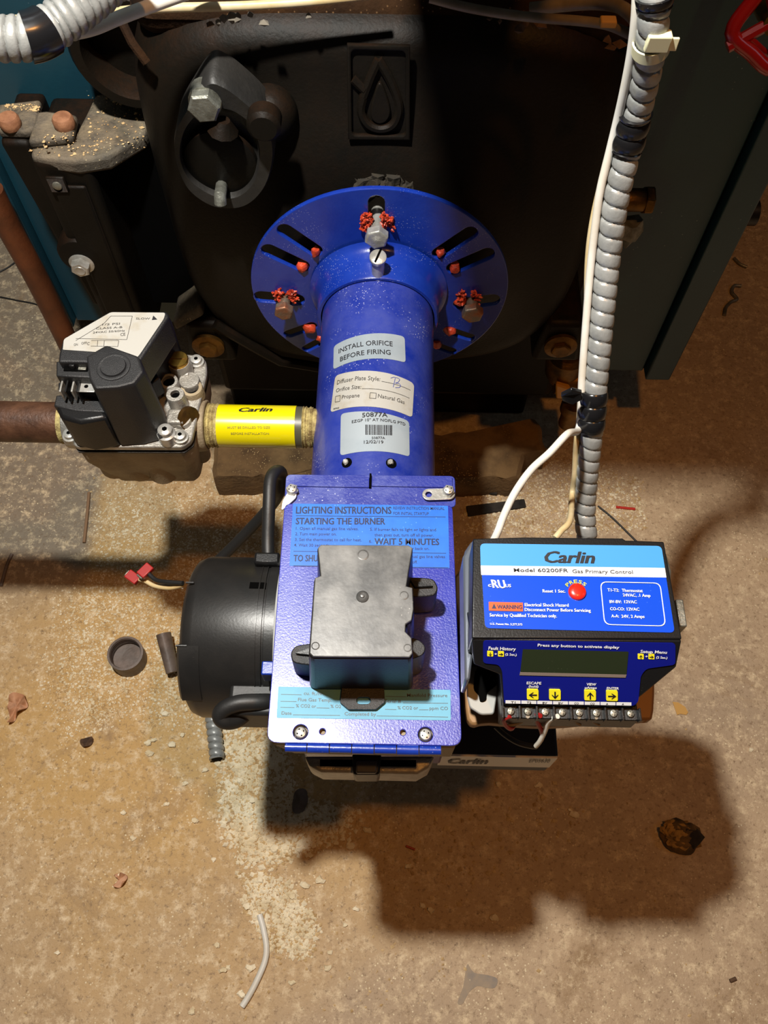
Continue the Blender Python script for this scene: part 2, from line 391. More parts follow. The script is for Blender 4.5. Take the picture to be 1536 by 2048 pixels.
# ================================================================== FLOOR
def floor_material():
    m = bpy.data.materials.new('dirty_concrete'); m.use_nodes = True; N = m.node_tree.nodes; L = m.node_tree.links; b = N['Principled BSDF']
    b.inputs['Roughness'].default_value = 0.62
    tc = N.new('ShaderNodeTexCoord')
    def noise(sc, det=5, rg=0.6, dist=0.0):
        n = N.new('ShaderNodeTexNoise'); n.inputs['Scale'].default_value = sc; n.inputs['Detail'].default_value = det; n.inputs['Roughness'].default_value = rg; n.inputs['Distortion'].default_value = dist
        L.new(tc.outputs['Object'], n.inputs['Vector']); return n.outputs['Fac']
    def rng_(src, a, c):
        r = N.new('ShaderNodeMapRange'); r.inputs[1].default_value = a; r.inputs[2].default_value = c; L.new(src, r.inputs[0]); return r.outputs[0]
    def mix(f, a, c):
        x = N.new('ShaderNodeMix'); x.data_type = 'RGBA'; L.new(f, x.inputs[0])
        for k, q in ((6, a), (7, c)):
            if isinstance(q, tuple): x.inputs[k].default_value = (*q, 1)
            else: L.new(q, x.inputs[k])
        return x.outputs[2]
    cur = mix(rng_(noise(2.6, 6, 0.6, 0.4), 0.38, 0.62), s(190, 164, 132), s(172, 150, 124))
    # yellow-brown soaking around the burner, grey slab further left
    sx = N.new('ShaderNodeSeparateXYZ'); L.new(tc.outputs['Object'], sx.inputs[0])
    ad = N.new('ShaderNodeVectorMath'); ad.operation = 'SUBTRACT'; L.new(tc.outputs['Object'], ad.inputs[0]); ad.inputs[1].default_value = (-0.25, 0.30, 0)
    ln = N.new('ShaderNodeVectorMath'); ln.operation = 'LENGTH'; L.new(ad.outputs[0], ln.inputs[0])
    nz = N.new('ShaderNodeMath'); nz.operation = 'MULTIPLY_ADD'; L.new(noise(5, 5), nz.inputs[0]); nz.inputs[1].default_value = 0.35; L.new(ln.outputs['Value'], nz.inputs[2])
    cur = mix(rng_(nz.outputs[0], 0.62, 0.36), cur, s(192, 156, 98))
    gx = N.new('ShaderNodeMath'); gx.operation = 'MULTIPLY_ADD'; L.new(noise(6, 5), gx.inputs[0]); gx.inputs[1].default_value = 0.10; L.new(sx.outputs['X'], gx.inputs[2])
    gy = N.new('ShaderNodeMath'); gy.operation = 'MULTIPLY_ADD'; L.new(noise(5, 5), gy.inputs[0]); gy.inputs[1].default_value = 0.10; L.new(sx.outputs['Y'], gy.inputs[2])
    gm = N.new('ShaderNodeMath'); gm.operation = 'MULTIPLY'; L.new(rng_(gx.outputs[0], -.355, -.375), gm.inputs[0]); L.new(rng_(gy.outputs[0], .44, .52), gm.inputs[1])
    cur = mix(gm.outputs[0], cur, s(138, 124, 106))
    cur = mix(rng_(noise(7, 8, 0.7, 0.8), 0.56, 0.72), cur, s(150, 122, 88))
    cur = mix(rng_(noise(60, 8, 0.8), 0.50, 0.66), cur, s(224, 202, 166))
    cur = mix(rng_(noise(150, 6, 0.85), 0.53, 0.68), cur, s(116, 92, 66))
    v = N.new('ShaderNodeTexVoronoi'); v.inputs['Scale'].default_value = 190; L.new(tc.outputs['Object'], v.inputs['Vector'])
    m1 = N.new('ShaderNodeMath'); m1.operation = 'MULTIPLY'; L.new(rng_(v.outputs['Distance'], 0.22, 0.1), m1.inputs[0]); L.new(rng_(noise(11, 3), 0.46, 0.6), m1.inputs[1])
    cur = mix(m1.outputs[0], cur, s(232, 216, 180))
    L.new(cur, b.inputs['Base Color'])
    bp = N.new('ShaderNodeBump'); bp.inputs['Strength'].default_value = 0.8; bp.inputs['Distance'].default_value = 0.0022
    a2 = N.new('ShaderNodeMath'); a2.operation = 'MULTIPLY_ADD'; L.new(noise(220, 5, 0.7), a2.inputs[0]); a2.inputs[1].default_value = 0.5; L.new(noise(25, 6, 0.65), a2.inputs[2])
    L.new(a2.outputs[0], bp.inputs['Height']); L.new(bp.outputs[0], b.inputs['Normal'])
    return m
fl = MB().box(-2.2, 2.2, -1.2, 2.8, -0.05, 0).build('floor', floor_material(), smooth=0); fl['kind'] = 'structure'
wm = mat('basement_block_wall', s(48, 44, 40), 0.9, 0, col2=s(38, 34, 30), vscale=3, bump=.6, bscale=60)
for nm, bb in (('wall_left', (-2.25, -2.2, -1.2, 2.8, 0, 2.2)), ('wall_right', (2.2, 2.25, -1.2, 2.8, 0, 2.2)), ('wall_back', (-2.25, 2.25, 2.8, 2.85, 0, 2.2)), ('wall_front', (-2.25, 2.25, -1.25, -1.2, 0, 2.2)), ('ceiling', (-2.25, 2.25, -1.25, 2.85, 2.2, 2.25))):
    MB().box(*bb).build(nm, wm, smooth=0)['kind'] = 'structure'

# ================================================================== BOILER
YC = 0.605                                        # door casting front
boiler = thing('boiler', (-0.013, 0.72, 0.0), 'large boiler with black cast-iron door and teal sheet-metal jacket behind the blue burner', 'boiler')
# dome-shaped door: a height field over a squarish outline, rounded below
xc, zc = -0.013, 0.46
def door_front():
    nx, nt = 34, 96; mb = MB(); rings = []
    rhos = [0, .15, .3, .42, .52, .6, .68, .75, .81, .86, .9, .94, .97, .99, 1.0]
    hw = 0.212
    def edge(t):
        c, s_ = math.cos(t), math.sin(t)
        if s_ >= 0: e = 5.0; hh = 0.220
        else: e = 3.3; hh = 0.205
        k = (abs(c) ** e + abs(s_) ** e) ** (-1 / e)
        return c * k * hw, s_ * k * hh
    for rho in rhos:
        r = []
        for i in range(nt):
            x, z = edge(2 * math.pi * i / nt)
            dz = math.sqrt((x * rho) ** 2 + (z * rho) ** 2)
            bulge = 0.032 * math.exp(-(dz / 0.135) ** 4) + 0.012 * (1 - rho ** 3)
            if rho > .86: back = 0.05 * ((rho - .86) / .14) ** 2.4
            else: back = 0
            if rho == 0: x = z = 1e-4 * 1; x, z = edge(2 * math.pi * i / nt); x *= 1e-3; z *= 1e-3
            r.append(V(xc + x * max(rho, 1e-3), YC - bulge + back, zc + z * max(rho, 1e-3)))
        rings.append(r)
    rings.append([p + V(0, 0.10, 0) for p in rings[-1]])
    mb.loft(rings, True, True)
    return mb.build('door_casting', iron, boiler, smooth=50)
door_front()
# brown rubble-covered shelf on top of the door
MB().box(-0.205, 0.19, 0.618, 0.80, 0.64, 0.6840).build('top_shelf', iron_rust, boiler, bevel=0.022, seg=5)
MB().box(-0.20, 0.185, 0.80, 0.83, 0.60, 0.90).build('upper_casting', iron, boiler, bevel=0.01)
# slanted rib on the upper left of the door and the round collar beside it
a = gY(232, 50, .60); b_ = gY(292, 132, .592)
MB().tube([a + V(0, .012, 0), (a + b_) / 2 + V(0, .004, 0), b_ + V(0, .004, 0)], .0035, 8).build('corner_rib', iron_rust, boiler)
cc = gY(262, 105, .66)
MB().lathe(cc, (0, -1, 0), [(.052, -.03), (.052, .0), (.048, .006), (.040, .006), (.037, -.004), (.037, -.02)], 40).build('side_collar', iron, boiler, smooth=40)
# hinge column on the left: dusty ledge, two front panels, dark recess between
YB = 0.612
zt = gY(150, 318, YB)[2]
xl, xr = gY(58, 320, YB)[0], gY(302, 300, YB)[0]
zbm = 0.275
col = MB()
pw = 0.048
col.hexa([(xl + .004, YB, zbm), (xl + pw, YB, zbm), (xl + pw, YB + .09, zbm), (xl + .004, YB + .09, zbm)], [(xl, YB, zt - .004), (xl + pw + .004, YB, zt - .004), (xl + pw + .004, YB + .09, zt - .004), (xl, YB + .09, zt - .004)])
col.build('hinge_column', iron, boiler, bevel=.006, seg=3)
MB().box(xl + .012, xl + pw - .006, YB - .0035, YB + .001, zbm + .02, zt - .028).build('column_panel', iron, boiler, bevel=.003)
MB().box(xl + pw, xr + .004, YB + .045, YB + .08, zbm + .03, zt - .02).build('column_recess', void_m, boiler)
# sloping ledge, outlined from above
lz = zt
led = [gZ(60, 312, lz), gZ(150, 322, lz), gZ(215, 312, lz), gZ(288, 268, lz), gZ(300, 240, lz), gZ(285, 180, lz), gZ(190, 186, lz), gZ(172, 225, lz), gZ(140, 285, lz), gZ(62, 290, lz)]
MB().prism([p - V(0, 0, .016) for p in led], (0, 0, .016)).build('dusty_ledge', iron_dirty, boiler, bevel=.004, seg=3)
MB().prism([gZ(62, 300, lz) - V(0, 0, .0), gZ(80, 240, lz), gZ(100, 238, lz), gZ(160, 246, lz), gZ(150, 290, lz)], (0, 0, .009)).build('hinge_lug', iron_dirty, boiler, bevel=.003)
MB().prism([gZ(2, 278, lz), gZ(2, 225, lz), gZ(88, 215, lz), gZ(78, 270, lz), gZ(60, 280, lz)], (0, 0, .009)).build('hinge_lug', iron_dirty, boiler, bevel=.003)
x0_ = gY(4, 300, YB + .02)[0]
MB().hexa([(x0_ + .02, YB + .02, zbm + .05), (xl - .002, YB + .02, zbm + .05), (xl - .002, YB + .09, zbm + .05), (x0_ + .02, YB + .09, zbm + .05)], [(x0_, YB + .02, lz), (xl - .004, YB + .02, lz), (xl - .004, YB + .09, lz), (x0_, YB + .09, lz)]).build('hinge_arm', iron, boiler, bevel=.005)
for (px, py) in ((20, 246), (128, 246)):
    p = gZ(px, py, lz + .012)
    MB().lathe(p - V(0, 0, .004), (0, 0, 1), [(.0085, 0), (.0095, .003), (.0095, .008), (.008, .0105), (.004, .0115)], 20).build('bolt_head', rust_head, boiler, label='rust-coated round bolt head')
p = gY(115, 369, YB - .004); MB().hexhead(p + V(0, .002, 0), (0, -1, 0), .012, .0035, 4, .8).build('retaining_clip', iron, boiler, bevel=.002)
MB().lathe(p, (0, -1, 0), [(.0045, 0), (.0042, .0025), (.002, .0035)], 14).build('rivet', steel_dull, boiler)
# lug with bright hex bolt
lg = gY(165, 520, YB - .002)
MB().lathe(lg + V(0, .02, .004), (0, -1, 0), [(.024, 0), (.024, .016), (.021, .021), (.012, .023)], 28).build('bolt_lug', iron, boiler)
hb = gY(160, 541, YB - .014)
MB().lathe(hb + V(0, .012, 0), (0, -1, 0), [(.0125, 0), (.0125, .0035), (.009, .005)], 24).hexhead(hb + V(0, .008, 0), (0, -1, 0), .0098, .0085).lathe(hb, (0, -1, 0), [(.006, .0), (.0052, .0012), (.003, .0008)], 14).build('flange_bolt', steel, boiler)
# bottom lip of the column
q = [gY(345, 648, YB - .01), gY(398, 612, YB - .01), gY(408, 632, YB - .01), gY(352, 662, YB - .01)]
MB().prism(q, (0, .04, 0)).build('column_foot_lug', iron_dirty, boiler, bevel=.003)
# lower tie-rod bracket under the door, left and right
for (px, py, k) in ((418, 690, 1), (1120, 690, -1)):
    p = gY(px, py, .60)
    MB().hexa([p + V(-.028, 0, -.03), p + V(.028, 0, -.03), p + V(.028, .09, -.03), p + V(-.028, .09, -.03)], [p + V(-.02, 0, .035), p + V(.02, 0, .035), p + V(.02, .09, .035), p + V(-.02, .09, .035)]).build('lower_bracket', iron, boiler, bevel=.006)
    MB().lathe(p + V(0, -.001, .002), (0, -1, 0), [(.018, 0), (.018, .004), (.012, .006)], 24).hexhead(p + V(0, -.004, .002), (0, -1, 0), .011, .008).build('tie_nut', brass_old, boiler)
MB().tube([gY(430, 648, .60), gY(520, 700, .60), gY(560, 722, .61), gY(700, 745, .62)], .006, 8).build('lower_rod', iron, boiler)
# base of the section block
MB().box(-.23, .22, .68, 1.1, .10, .45).build('section_block', iron, boiler, bevel=.01)
MB().box(-.235, .20, .72, 1.12, .0, .10).build('base_frame', iron, boiler, bevel=.006)
# jackets
def jacket(side):
    if side > 0:
        a0 = gY(1285, 742, .70); zb = a0[2]; x1 = a0[0]; x0 = .18; xo = gY(1332, 755, .70)[0]
        MB().box(x0, x1, .70, .712, zb, 1.0).build('jacket_panel', teal, boiler, bevel=.0015)
        MB().box(x1 + .003, xo, .688, 1.15, zb - .004, 1.0).build('jacket_side_panel', teal, boiler, bevel=.002)
        MB().box(x1 - .001, x1 + .004, .705, .72, zb, 1.0).build('jacket_gap', void_m, boiler)
        kb = gX(1500, 425, xo + .012); MB().cyl(kb - V(.012, 0, 0), kb + V(.006, 0, 0), .014, n=18).build('knockout_plug', blk, boiler)
    else:
        zb = .22; x1 = -.205; x0 = gY(50, 440, .70)[0]
        MB().box(x0 + .004, x1, .70, .712, zb, 1.0).build('jacket_panel', teal, boiler, bevel=.0015)
        MB().box(x0 - .004, x0 + .003, .688, 1.15, zb, 1.0).build('jacket_side_panel', teal, boiler, bevel=.002)
jacket(1); jacket(-1)
MB().box(-.40, .41, .83, 1.1, .62, 1.02).build('jacket_core', iron, boiler)
# side fittings right of the conduit
p = gY(1275, 400, .655); MB().cyl(p + V(-.02, 0, 0), p + V(.012, 0, 0), .011, n=16).hexhead(p + V(.006, 0, 0), (1, 0, 0), .014, .009).build('drain_fitting', brass_old, boiler, bevel=.001)
p = gY(1256, 462, .65); MB().blob(p, .013, 4, .25, (1, 1, 1.3)).build('sensor_boss', steel_dull, boiler)

# inspection cover on the upper left
def outline(pxs, y, n=6): return [gY(p[0], p[1], y) for p in crom(pxs, n, True)]
yo = .560
outer = [(414, 155), (378, 205), (352, 255), (350, 300), (362, 345), (385, 382), (432, 410), (490, 408), (530, 372), (548, 318), (546, 268), (522, 225), (480, 185), (445, 160)]
inner = [(436, 222), (398, 228), (372, 258), (362, 300), (370, 335), (392, 362), (432, 384), (472, 386), (503, 360), (515, 318), (512, 280), (500, 248), (476, 228), (456, 222)]
def onface(pxs, y0, n=6): return outline(pxs, y0, n)
o0, i0 = outline(outer, yo), outline(inner, yo)
cov = MB()
mid_o = [p + (q - p) * .12 + V(0, -.004, 0) for p, q in zip(o0, i0)]; mid_i = [p + (q - p) * .85 + V(0, -.003, 0) for p, q in zip(o0, i0)]
cov.loft([[p + V(0, .03, 0) for p in o0], o0, mid_o, mid_i, [p + V(0, .002, 0) for p in i0], [p + V(0, .012, 0) for p in i0]], True, True)
insp = cov.build('inspection_cover', mat('worn_cover_iron', (0.014, 0.013, 0.012), 0.5, 0, col2=(0.026, 0.023, 0.02), vscale=20, bump=.5), boiler, smooth=45)
ic = gY(442, 320, yo + .006)
MB().lathe(ic, (0, -1, 0), [(.030, 0), (.029, .004), (.020, .006)], 32).build('cover_disc', iron, insp)
p = gY(410, 205, yo - .004); MB().cyl(p + V(0, .012, 0), p, .0125, n=20).hexhead(p + V(0, .001, 0), (0, -1, 0), .0125, .0095, 6, .1).build('cover_bolt', steel_dull, insp)
MB().tube([gY(446, 262, yo - .006), gY(447, 240, yo - .006)], [.012, .005], 10).build('pivot_tab', iron, insp)
MB().tube([gY(443, 372, yo - .001), gY(440, 392, yo - .018), gY(441, 408, yo - .020)], .005, 10).build('cover_handle', steel_dull, insp)
p = gY(540, 232, yo + .026); MB().ball(p + V(0, .004, 0), .022, 24).build('side_boss', iron, boiler); MB().lathe(gY(530, 232, yo - .004), (0, -1, 0), [(.013, 0), (.013, .012), (.010, .015)], 20).build('boss_stud', iron, boiler)
# raised droplet emblem
E0 = YC - .0405
def yface(px, py): return E0 if py > 240 else E0
SE = Flat((0, .5755, .587), (1, 0, 0), (0, .013, .081))
em = holed([SE.uv(*p) for p in ((694, 90), (820, 93), (820, 281), (696, 280))], [rounded([SE.uv(*p) for p in ((702, 100), (811, 103), (811, 272), (704, 271))], .004)], SE, .005, iron, 'emblem_frame', boiler, bev=.0012, h=0.0)
MB().add([SE.p(698, 94, -.004), SE.p(818, 96, -.004), SE.p(818, 278, -.004), SE.p(698, 276, -.004)], [(3, 2, 1, 0)]).build('emblem_ground', iron, em, smooth=0)
tb = MB()
drop = crom([(757, 122), (778, 158), (795, 200), (797, 228), (785, 252), (760, 260), (735, 250), (722, 225), (727, 195)], 6)
tb.tube([SE.p(x, y, -.002) for x, y in drop], .0035, 8); tb.tube([SE.p(*q, -.002) for q in ((727, 195), (742, 155), (757, 122))], .0035, 8)
tb.tube([SE.p(*q, -.002) for q in ((706, 160), (728, 182), (735, 172))], .0035, 8)
tb.build('emblem_droplet', iron, em)
MB().prism([SE.p(x, y, -.0045) for x, y in crom([(760, 165), (780, 215), (775, 240), (757, 248), (742, 235), (744, 205)], 5, True)], (0, -.004, 0)).build('emblem_core', iron, em, bevel=.001)
# two bosses behind the mounting flange where packing shows
packing = MB()
for i in range(46):
    u = RNG.random(); p = gY(720 + 100 * u, 352 + 24 * abs(u - .5) + RNG.random() * 22, .572); packing.blob(p, .004 + .004 * RNG.random(), i, .5)
packing.build('flange_packing', mat('grey_packing', s(52, 44, 32), 0.95, 0, col2=s(40, 36, 30), vscale=60, bump=1), boiler, smooth=0, kind='stuff')

# rubble on the shelf and dust on the ledge
def scatter_mesh(pts, rad, flat=.6, seed=0):
    rg = np.random.default_rng(seed); base = np.array([[1, 0, 0], [-1, 0, 0], [0, 1, 0], [0, -1, 0], [0, 0, 1], [0, 0, -1.]])
    F8 = [(0, 2, 4), (2, 1, 4), (1, 3, 4), (3, 0, 4), (2, 0, 5), (1, 2, 5), (3, 1, 5), (0, 3, 5)]
    mb = MB(); vs_ = []; fs_ = []
    for i, (p, r) in enumerate(zip(pts, rad)):
        b = base * (0.6 + 0.75 * rg.random((6, 3))); b[:, 2] *= flat; a = rg.random() * 6.28
        c, s_ = math.cos(a), math.sin(a); b = b @ np.array([[c, s_, 0], [-s_, c, 0], [0, 0, 1]]) ; b[:, 0] *= 0.75 + .6 * rg.random()
        q = b * r + np.array(p); n = len(vs_); vs_.extend(map(tuple, q)); fs_.extend([tuple(k + n for k in f) for f in F8])
    mb.v = vs_; mb.f = fs_; return mb
pts = []; rad = []
for i in range(1500):
    px = RNG.uniform(270, 1250); py = RNG.uniform(18, 60) if RNG.random() < .7 else RNG.uniform(40, 105)
    d = 1 if (430 < px < 640 or 860 < px < 1250) else .35
    if RNG.random() > d: continue
    z = .6847 if py < 62 else .650
    p = gZ(px, py, z)
    if p[1] > .79: continue
    if py >= 62 or p[1] < .628: continue
    pts.append(p); rad.append(.0012 + .0025 * RNG.random() ** 2)
scatter_mesh(pts, rad, .6, 5).build('rubble', rubble_m, smooth=0, kind='stuff', label='brown crumbs and grit lying on top of the boiler door', category='rubble')
gi = 0
for (px, py, r) in ((420, 48, .0036), (436, 45, .004), (447, 38, .0045), (462, 36, .005), (477, 36, .005), (500, 30, .0035), (528, 45, .0035), (1038, 58, .0048), (1050, 48, .003), (1080, 50, .004), (980, 36, .0032), (1000, 42, .003), (1215, 80, .0045), (1240, 88, .005), (1225, 95, .004), (618, 32, .003)):
    p = gZ(px, py, .684 + r * .5); gi += 1
    scatter_mesh([p], [r], .7, gi).build('stone', rubble_g if px > 430 and px < 620 else rubble_m, smooth=0, label='small broken stone on top of the boiler door', category='stone', group='stones on top of the boiler door')
pts = []; rad = []
for (x0, x1, y0, y1, n) in ((175, 290, 190, 300, 110), (10, 80, 208, 222, 70), (85, 150, 262, 300, 30), (60, 200, 290, 312, 30)):
    for i in range(n):
        p = gZ(RNG.uniform(x0, x1), RNG.uniform(y0, y1), lz + (.0095 if x1 <= 150 else .0005)); pts.append(p); rad.append(.0006 + .0014 * RNG.random() ** 3)
scatter_mesh(pts, rad, .7, 9).build('grit', chipd, smooth=0, kind='stuff', label='cream grit scattered on the dusty left hinge ledge', category='grit')

# ================================================================== burner: blue gun type
TX, TZ, TR = -0.0134, 0.45, 0.0508
YF = 0.548
burner = thing('burner', (TX, 0.30, 0.25), 'blue gas burner with round slotted flange, air tube and square hinged housing', 'burner')
SF = Flat((TX, YF, TZ), (1, 0, 0), (0, 0, 1))
uvs = lambda a, b, w: slot(SF.uv(*a), SF.uv(*b), px_m(SF.p(*a)) * w * (.56 if w > 25 else .78))
slots_px = [((753, 405), (753, 462), 30), ((570, 461), (630, 501), 20), ((538, 501), (604, 532), 20), ((524, 594), (594, 600), 20), ((578, 668), (624, 652), 13), ((614, 697), (650, 678), 12),
            ((940, 466), (879, 507), 20), ((974, 508), (908, 537), 20), ((985, 600), (922, 608), 20), ((940, 675), (897, 661), 13), ((904, 703), (868, 690), 12)]
fc = (SF.uv(759, 569)[0], -.001)
fl_outer = circ(fc, .1195, 96)
flange = holed(fl_outer, [uvs(*q) for q in slots_px] + [circ((0, 0), TR + .001, 48)], SF, .0045, blue, 'mounting_flange', burner, bev=.0008, h=0)
# hub: collar flaring from the flange
yh = gZ(750, 552, TZ + .0550)[1]
hubm = MB().lathe((TX, YF - .002, TZ), (0, -1, 0), [(.0640, 0), (.0600, .0025), (.0575, .007), (.0562, .014), (.0555, YF - yh - .002), (.0545, YF - yh), (.0520, YF - yh), (.0520, .0)], 64, False, False)
hubm.build('flange_collar', blue, burner, smooth=50)
yt1 = .27
MB().lathe((TX, YF + .05, TZ), (0, -1, 0), [(TR, 0), (TR, YF + .05 - yt1)], 96).build('air_tube', blue_dusty, burner, smooth=40)
# slotted set screw on the collar
sc = gZ(756, 517, TZ + .072)
st = MB().cyl(V(sc[0], sc[1], TZ + .05), sc, .0055, n=14).lathe(sc + V(0, 0, -.001), (0, -.25, 1), [(.006, 0), (.0072, .001), (.0072, .004), (.006, .0048)], 24).build('set_screw', steel, burner)
u_ = nrm(V(.35, .9, .2)); MB().tube([sc + V(0, -.0008, .0042) - u_ * .0066, sc + V(0, -.0008, .0042) + u_ * .0066], .0009, 4).build('screw_slot', void_m, st)
# flange bolts in red sealant
def flange_bolt(px, py, r, name='flange_bolt', dark=False):
    p = SF.p(px, py, .012)
    return MB().cyl(p + V(0, .05, .0), p, .0055, n=14).hexhead(p + V(0, .0015, 0), (0, -1, 0), r, .008).build(name, mat('grubby_bolt_steel' + str(px), s(120, 112, 100), .45, .6, col2=s(150, 95, 65), vscale=90, bump=.8) if dark else steel, burner, bevel=.0006)
flange_bolt(754, 450, .0105); flange_bolt(570, 599, .0095, dark=True); flange_bolt(944, 603, .0105, dark=True)
ri = 0
def seal(px, py, n, spread, size, dark=False):
    mb = MB(); rg = np.random.default_rng(int(px))
    for i in range(n):
        a = rg.uniform(-1.0, .7) + (math.pi if rg.random() < .5 else 0); a = a if math.cos(a) > 0 else math.pi - rg.uniform(-1.0, .7); d = spread * (0.45 + .55 * rg.random())
        p = SF.p(px + math.cos(a) * d * rg.choice([1, 1, .7]), py - 4 + math.sin(a) * d * .75, .0004 + .003 * rg.random())
        dr = nrm(rg.normal(size=3)) * size * 1.3
        mb.tube([p, p + dr * .6, p + dr + rg.normal(size=3) * size * .4], [size * .5, size * .6, size * .25], 5)
    mb.build('sealant', sealant, burner, smooth=0, kind='stuff', label='torn red high-temperature sealant')
seal(754, 446, 170, 34, .0022); seal(570, 594, 90, 24, .0022); seal(938, 596, 60, 24, .0022)
for k, (px, py, r) in enumerate(((618, 657, .0075), (641, 677, .0055), (631, 507, .005), (604, 535, .0055), (880, 508, .0045), (909, 537, .0055), (899, 661, .007), (872, 688, .007), (920, 604, .0065))):
    MB().blob(SF.p(px, py, -.002), r, k + 50, .2).build('sealant_bead', sealant, burner, smooth=60)

# --- labels on the air tube
SR = Round(TX, TZ, TR)
l1 = decal(SR, [(668, 693), (809, 674), (811, 726), (667, 740)], silver_lbl, burner, .0035, .0003, name='warning_sticker', label='silver sticker reading INSTALL ORIFICE BEFORE FIRING')
texts(SR, [('INSTALL ORIFICE', (678, 708), (785, 693.5), 9.5), ('BEFORE FIRING', (681, 724), (781, 710.5), 9.5)], ink, l1, bold=.006, h=.0006)
l2 = decal(SR, [(671, 752), (828, 768), (824, 836), (661, 826)], white_lbl, burner, .004, .0003, name='form_sticker', label='white sticker with orifice and fuel tick boxes')
texts(SR, [('Diffuser Plate Style:', (674.5, 770), (760, 763), 8.5), ('Orifice Size:', (672.5, 786), (722, 778), 8), ('Propane', (684, 799), (719, 795), 8), ('Natural Gas', (755.5, 796), (808, 809), 8)], ink_gray, l2, h=.0006)
texts(SR, [('00933', (667.5, 820), (678.5, 818), 3)], ink_gray, l2, bold=.02, h=.0006)
strokes(SR, [((763, 763.5), (820, 781)), ((724, 778), (818, 797)),
             ((672, 793.5), (681.5, 791.5)), ((681.5, 791.5), (680.5, 803)), ((680.5, 803), (671, 805)), ((671, 805), (672, 793.5)),
             ((740.5, 786), (752.5, 787)), ((752.5, 787), (751.5, 798)), ((751.5, 798), (739, 797)), ((739, 797), (740.5, 786))], 1.0, ink_gray, l2, h=.0006)
bpts = [(781, 757), (787, 755), (796, 757), (799, 760), (796, 765), (790, 767), (798, 768), (801, 772), (798, 776), (790, 776)]
strokes(SR, [((790, 757), (786, 775))] + list(zip(bpts[:-1], bpts[1:])), 1.1, ink_pen, l2, h=.0006, name='handwritten_letter')
l3 = decal(SR, [(682, 828), (818, 843), (819, 914), (680.5, 912)], silver_lbl, burner, .0035, .0002, name='part_number_sticker', label='silver bar-code sticker numbered 50877A')
texts(SR, [('50877A', (724.5, 835.5), (775, 835), 9)], ink, l3, bold=.01, h=.0006)
texts(SR, [('EZGP 10" AT NOFLG PTD', (704, 847), (810, 852), 5.8), ('50877A', (743.5, 879), (770, 879), 5), ('12/02/19', (728, 888), (766.5, 888), 6.5)], ink, l3, bold=.004, h=.0006)
bars = []; x = 731.0; rg = np.random.default_rng(3)
while x < 783:
    w_ = rg.choice([.8, 1.2, 2.0]); bars.append((x, w_)); x += w_ + rg.choice([.8, 1.2, 1.8])
mb = MB()
for x, w_ in bars:
    y0 = 850 + (x - 731) * .02; mb.add([SR.p(x, y0 + 20, .0006), SR.p(x + w_, y0 + 20, .0006), SR.p(x + w_, y0, .0006), SR.p(x, y0, .0006)], [(0, 1, 2, 3)])
mb.build('bar_code', ink, l3, smooth=0, fix=False)
for px, py in ((694, 926), (782, 927)):
    p = SR.p(px, py, .0002); nn = nrm(p - V(TX, p[1], TZ))
    o = MB().lathe(p, nn, [(.0042, 0), (.0042, .0004), (.0001, .0005)], 20).build('rivet_hole', void_m, burner)
    MB().blob(p + nn * .001 + V(-.0008, .0004, 0), .0026, int(px), .3, (1, 1, .5)).build('rivet_stub', steel, o)

# --- housing
PZ = 0.52
SP = Flat((0, .2, PZ), (1, 0, 0), (0, 1, 0))
xL, xR, y0h, y1h = -.0715, .0455, .113, .302
MB().hexa([(xL + .012, y0h + .05, .30), (xR - .012, y0h + .05, .30), (xR - .012, y1h - .01, .30), (xL + .012, y1h - .01, .30)], [(xL + .004, y0h + .03, .40), (xR - .004, y0h + .03, .40), (xR - .001, y1h - .004, .40), (xL + .001, y1h - .004, .40)]).build('lower_housing', alum_dirty, burner, bevel=.004)
MB().hexa([(xL + .012, y0h + .002, .485), (xR - .001, y0h + .002, .485), (xR - .001, y1h, .485), (xL + .012, y1h, .485)], [(xL + .001, y0h + .001, .5175), (xR - .001, y0h + .001, .5175), (xR - .001, y1h, .5175), (xL + .001, y1h, .5175)]).build('upper_housing', alum_dirty, burner, bevel=.001)
MB().box(xL + .012, xR - .002, y0h + .016, y1h - .002, .39, .486).build('housing_body', blue, burner, bevel=.002)
# fixed rear deck
rear = [(572, 947), (910, 950), (912, 1013), (568, 1010)]
seam = [SP.uv(x, y) for x, y in rear]
MB().prism([SP.w(u, v, -.0028) for u, v in rounded(seam[::-1], .004)], (0, 0, .0016)).build('rear_deck', blue_back, burner, bevel=.0004)
a_, b_2 = SP.uv(741, 950), SP.uv(741, 976)
MB().box(a_[0] - .0007, a_[0] + .0007, .2 + b_2[1], .2 + a_[1] + .001, PZ - .0012, PZ + .0007).build('deck_seam', void_m, burner)
for xx0, xx1 in ((590, 738), (744, 905)):
    c0, c1 = SP.uv(xx0, 950), SP.uv(xx1, 975); MB().box(c0[0], c1[0], .2 + c1[1], .2 + c0[1] - .001, PZ - .0014, PZ + .0002).build('deck_flap', blue_back, burner, bevel=.0003)
# hinged door plate, raised
door_px = [(569, 1007), (905, 1011), (924, 1492), (533, 1485)]
SD = Flat((0, .2, PZ + .0016), (1, 0, 0), (0, 1, 0))
dp = rounded([SD.uv(*q) for q in door_px[::-1]], [.007, .007, .004, .004][::1])
holes = [circ(SD.uv(601, 1464), .0046, 24), circ(SD.uv(851, 1469), .0046, 24), circ(SD.uv(645, 1463), .0018, 14), circ(SD.uv(806, 1465), .0018, 14)]
hd = holed(dp, holes, SD, .0022, mat('blue_enamel_orange_peel', s(32, 42, 150), 0.3, 0, col2=s(50, 56, 165), vscale=30, specks=s(165, 168, 205), spscale=430, sphi=0.2, bump=0.25, bscale=800, coat=1.0), 'hinged_cover', burner, bev=.0005)
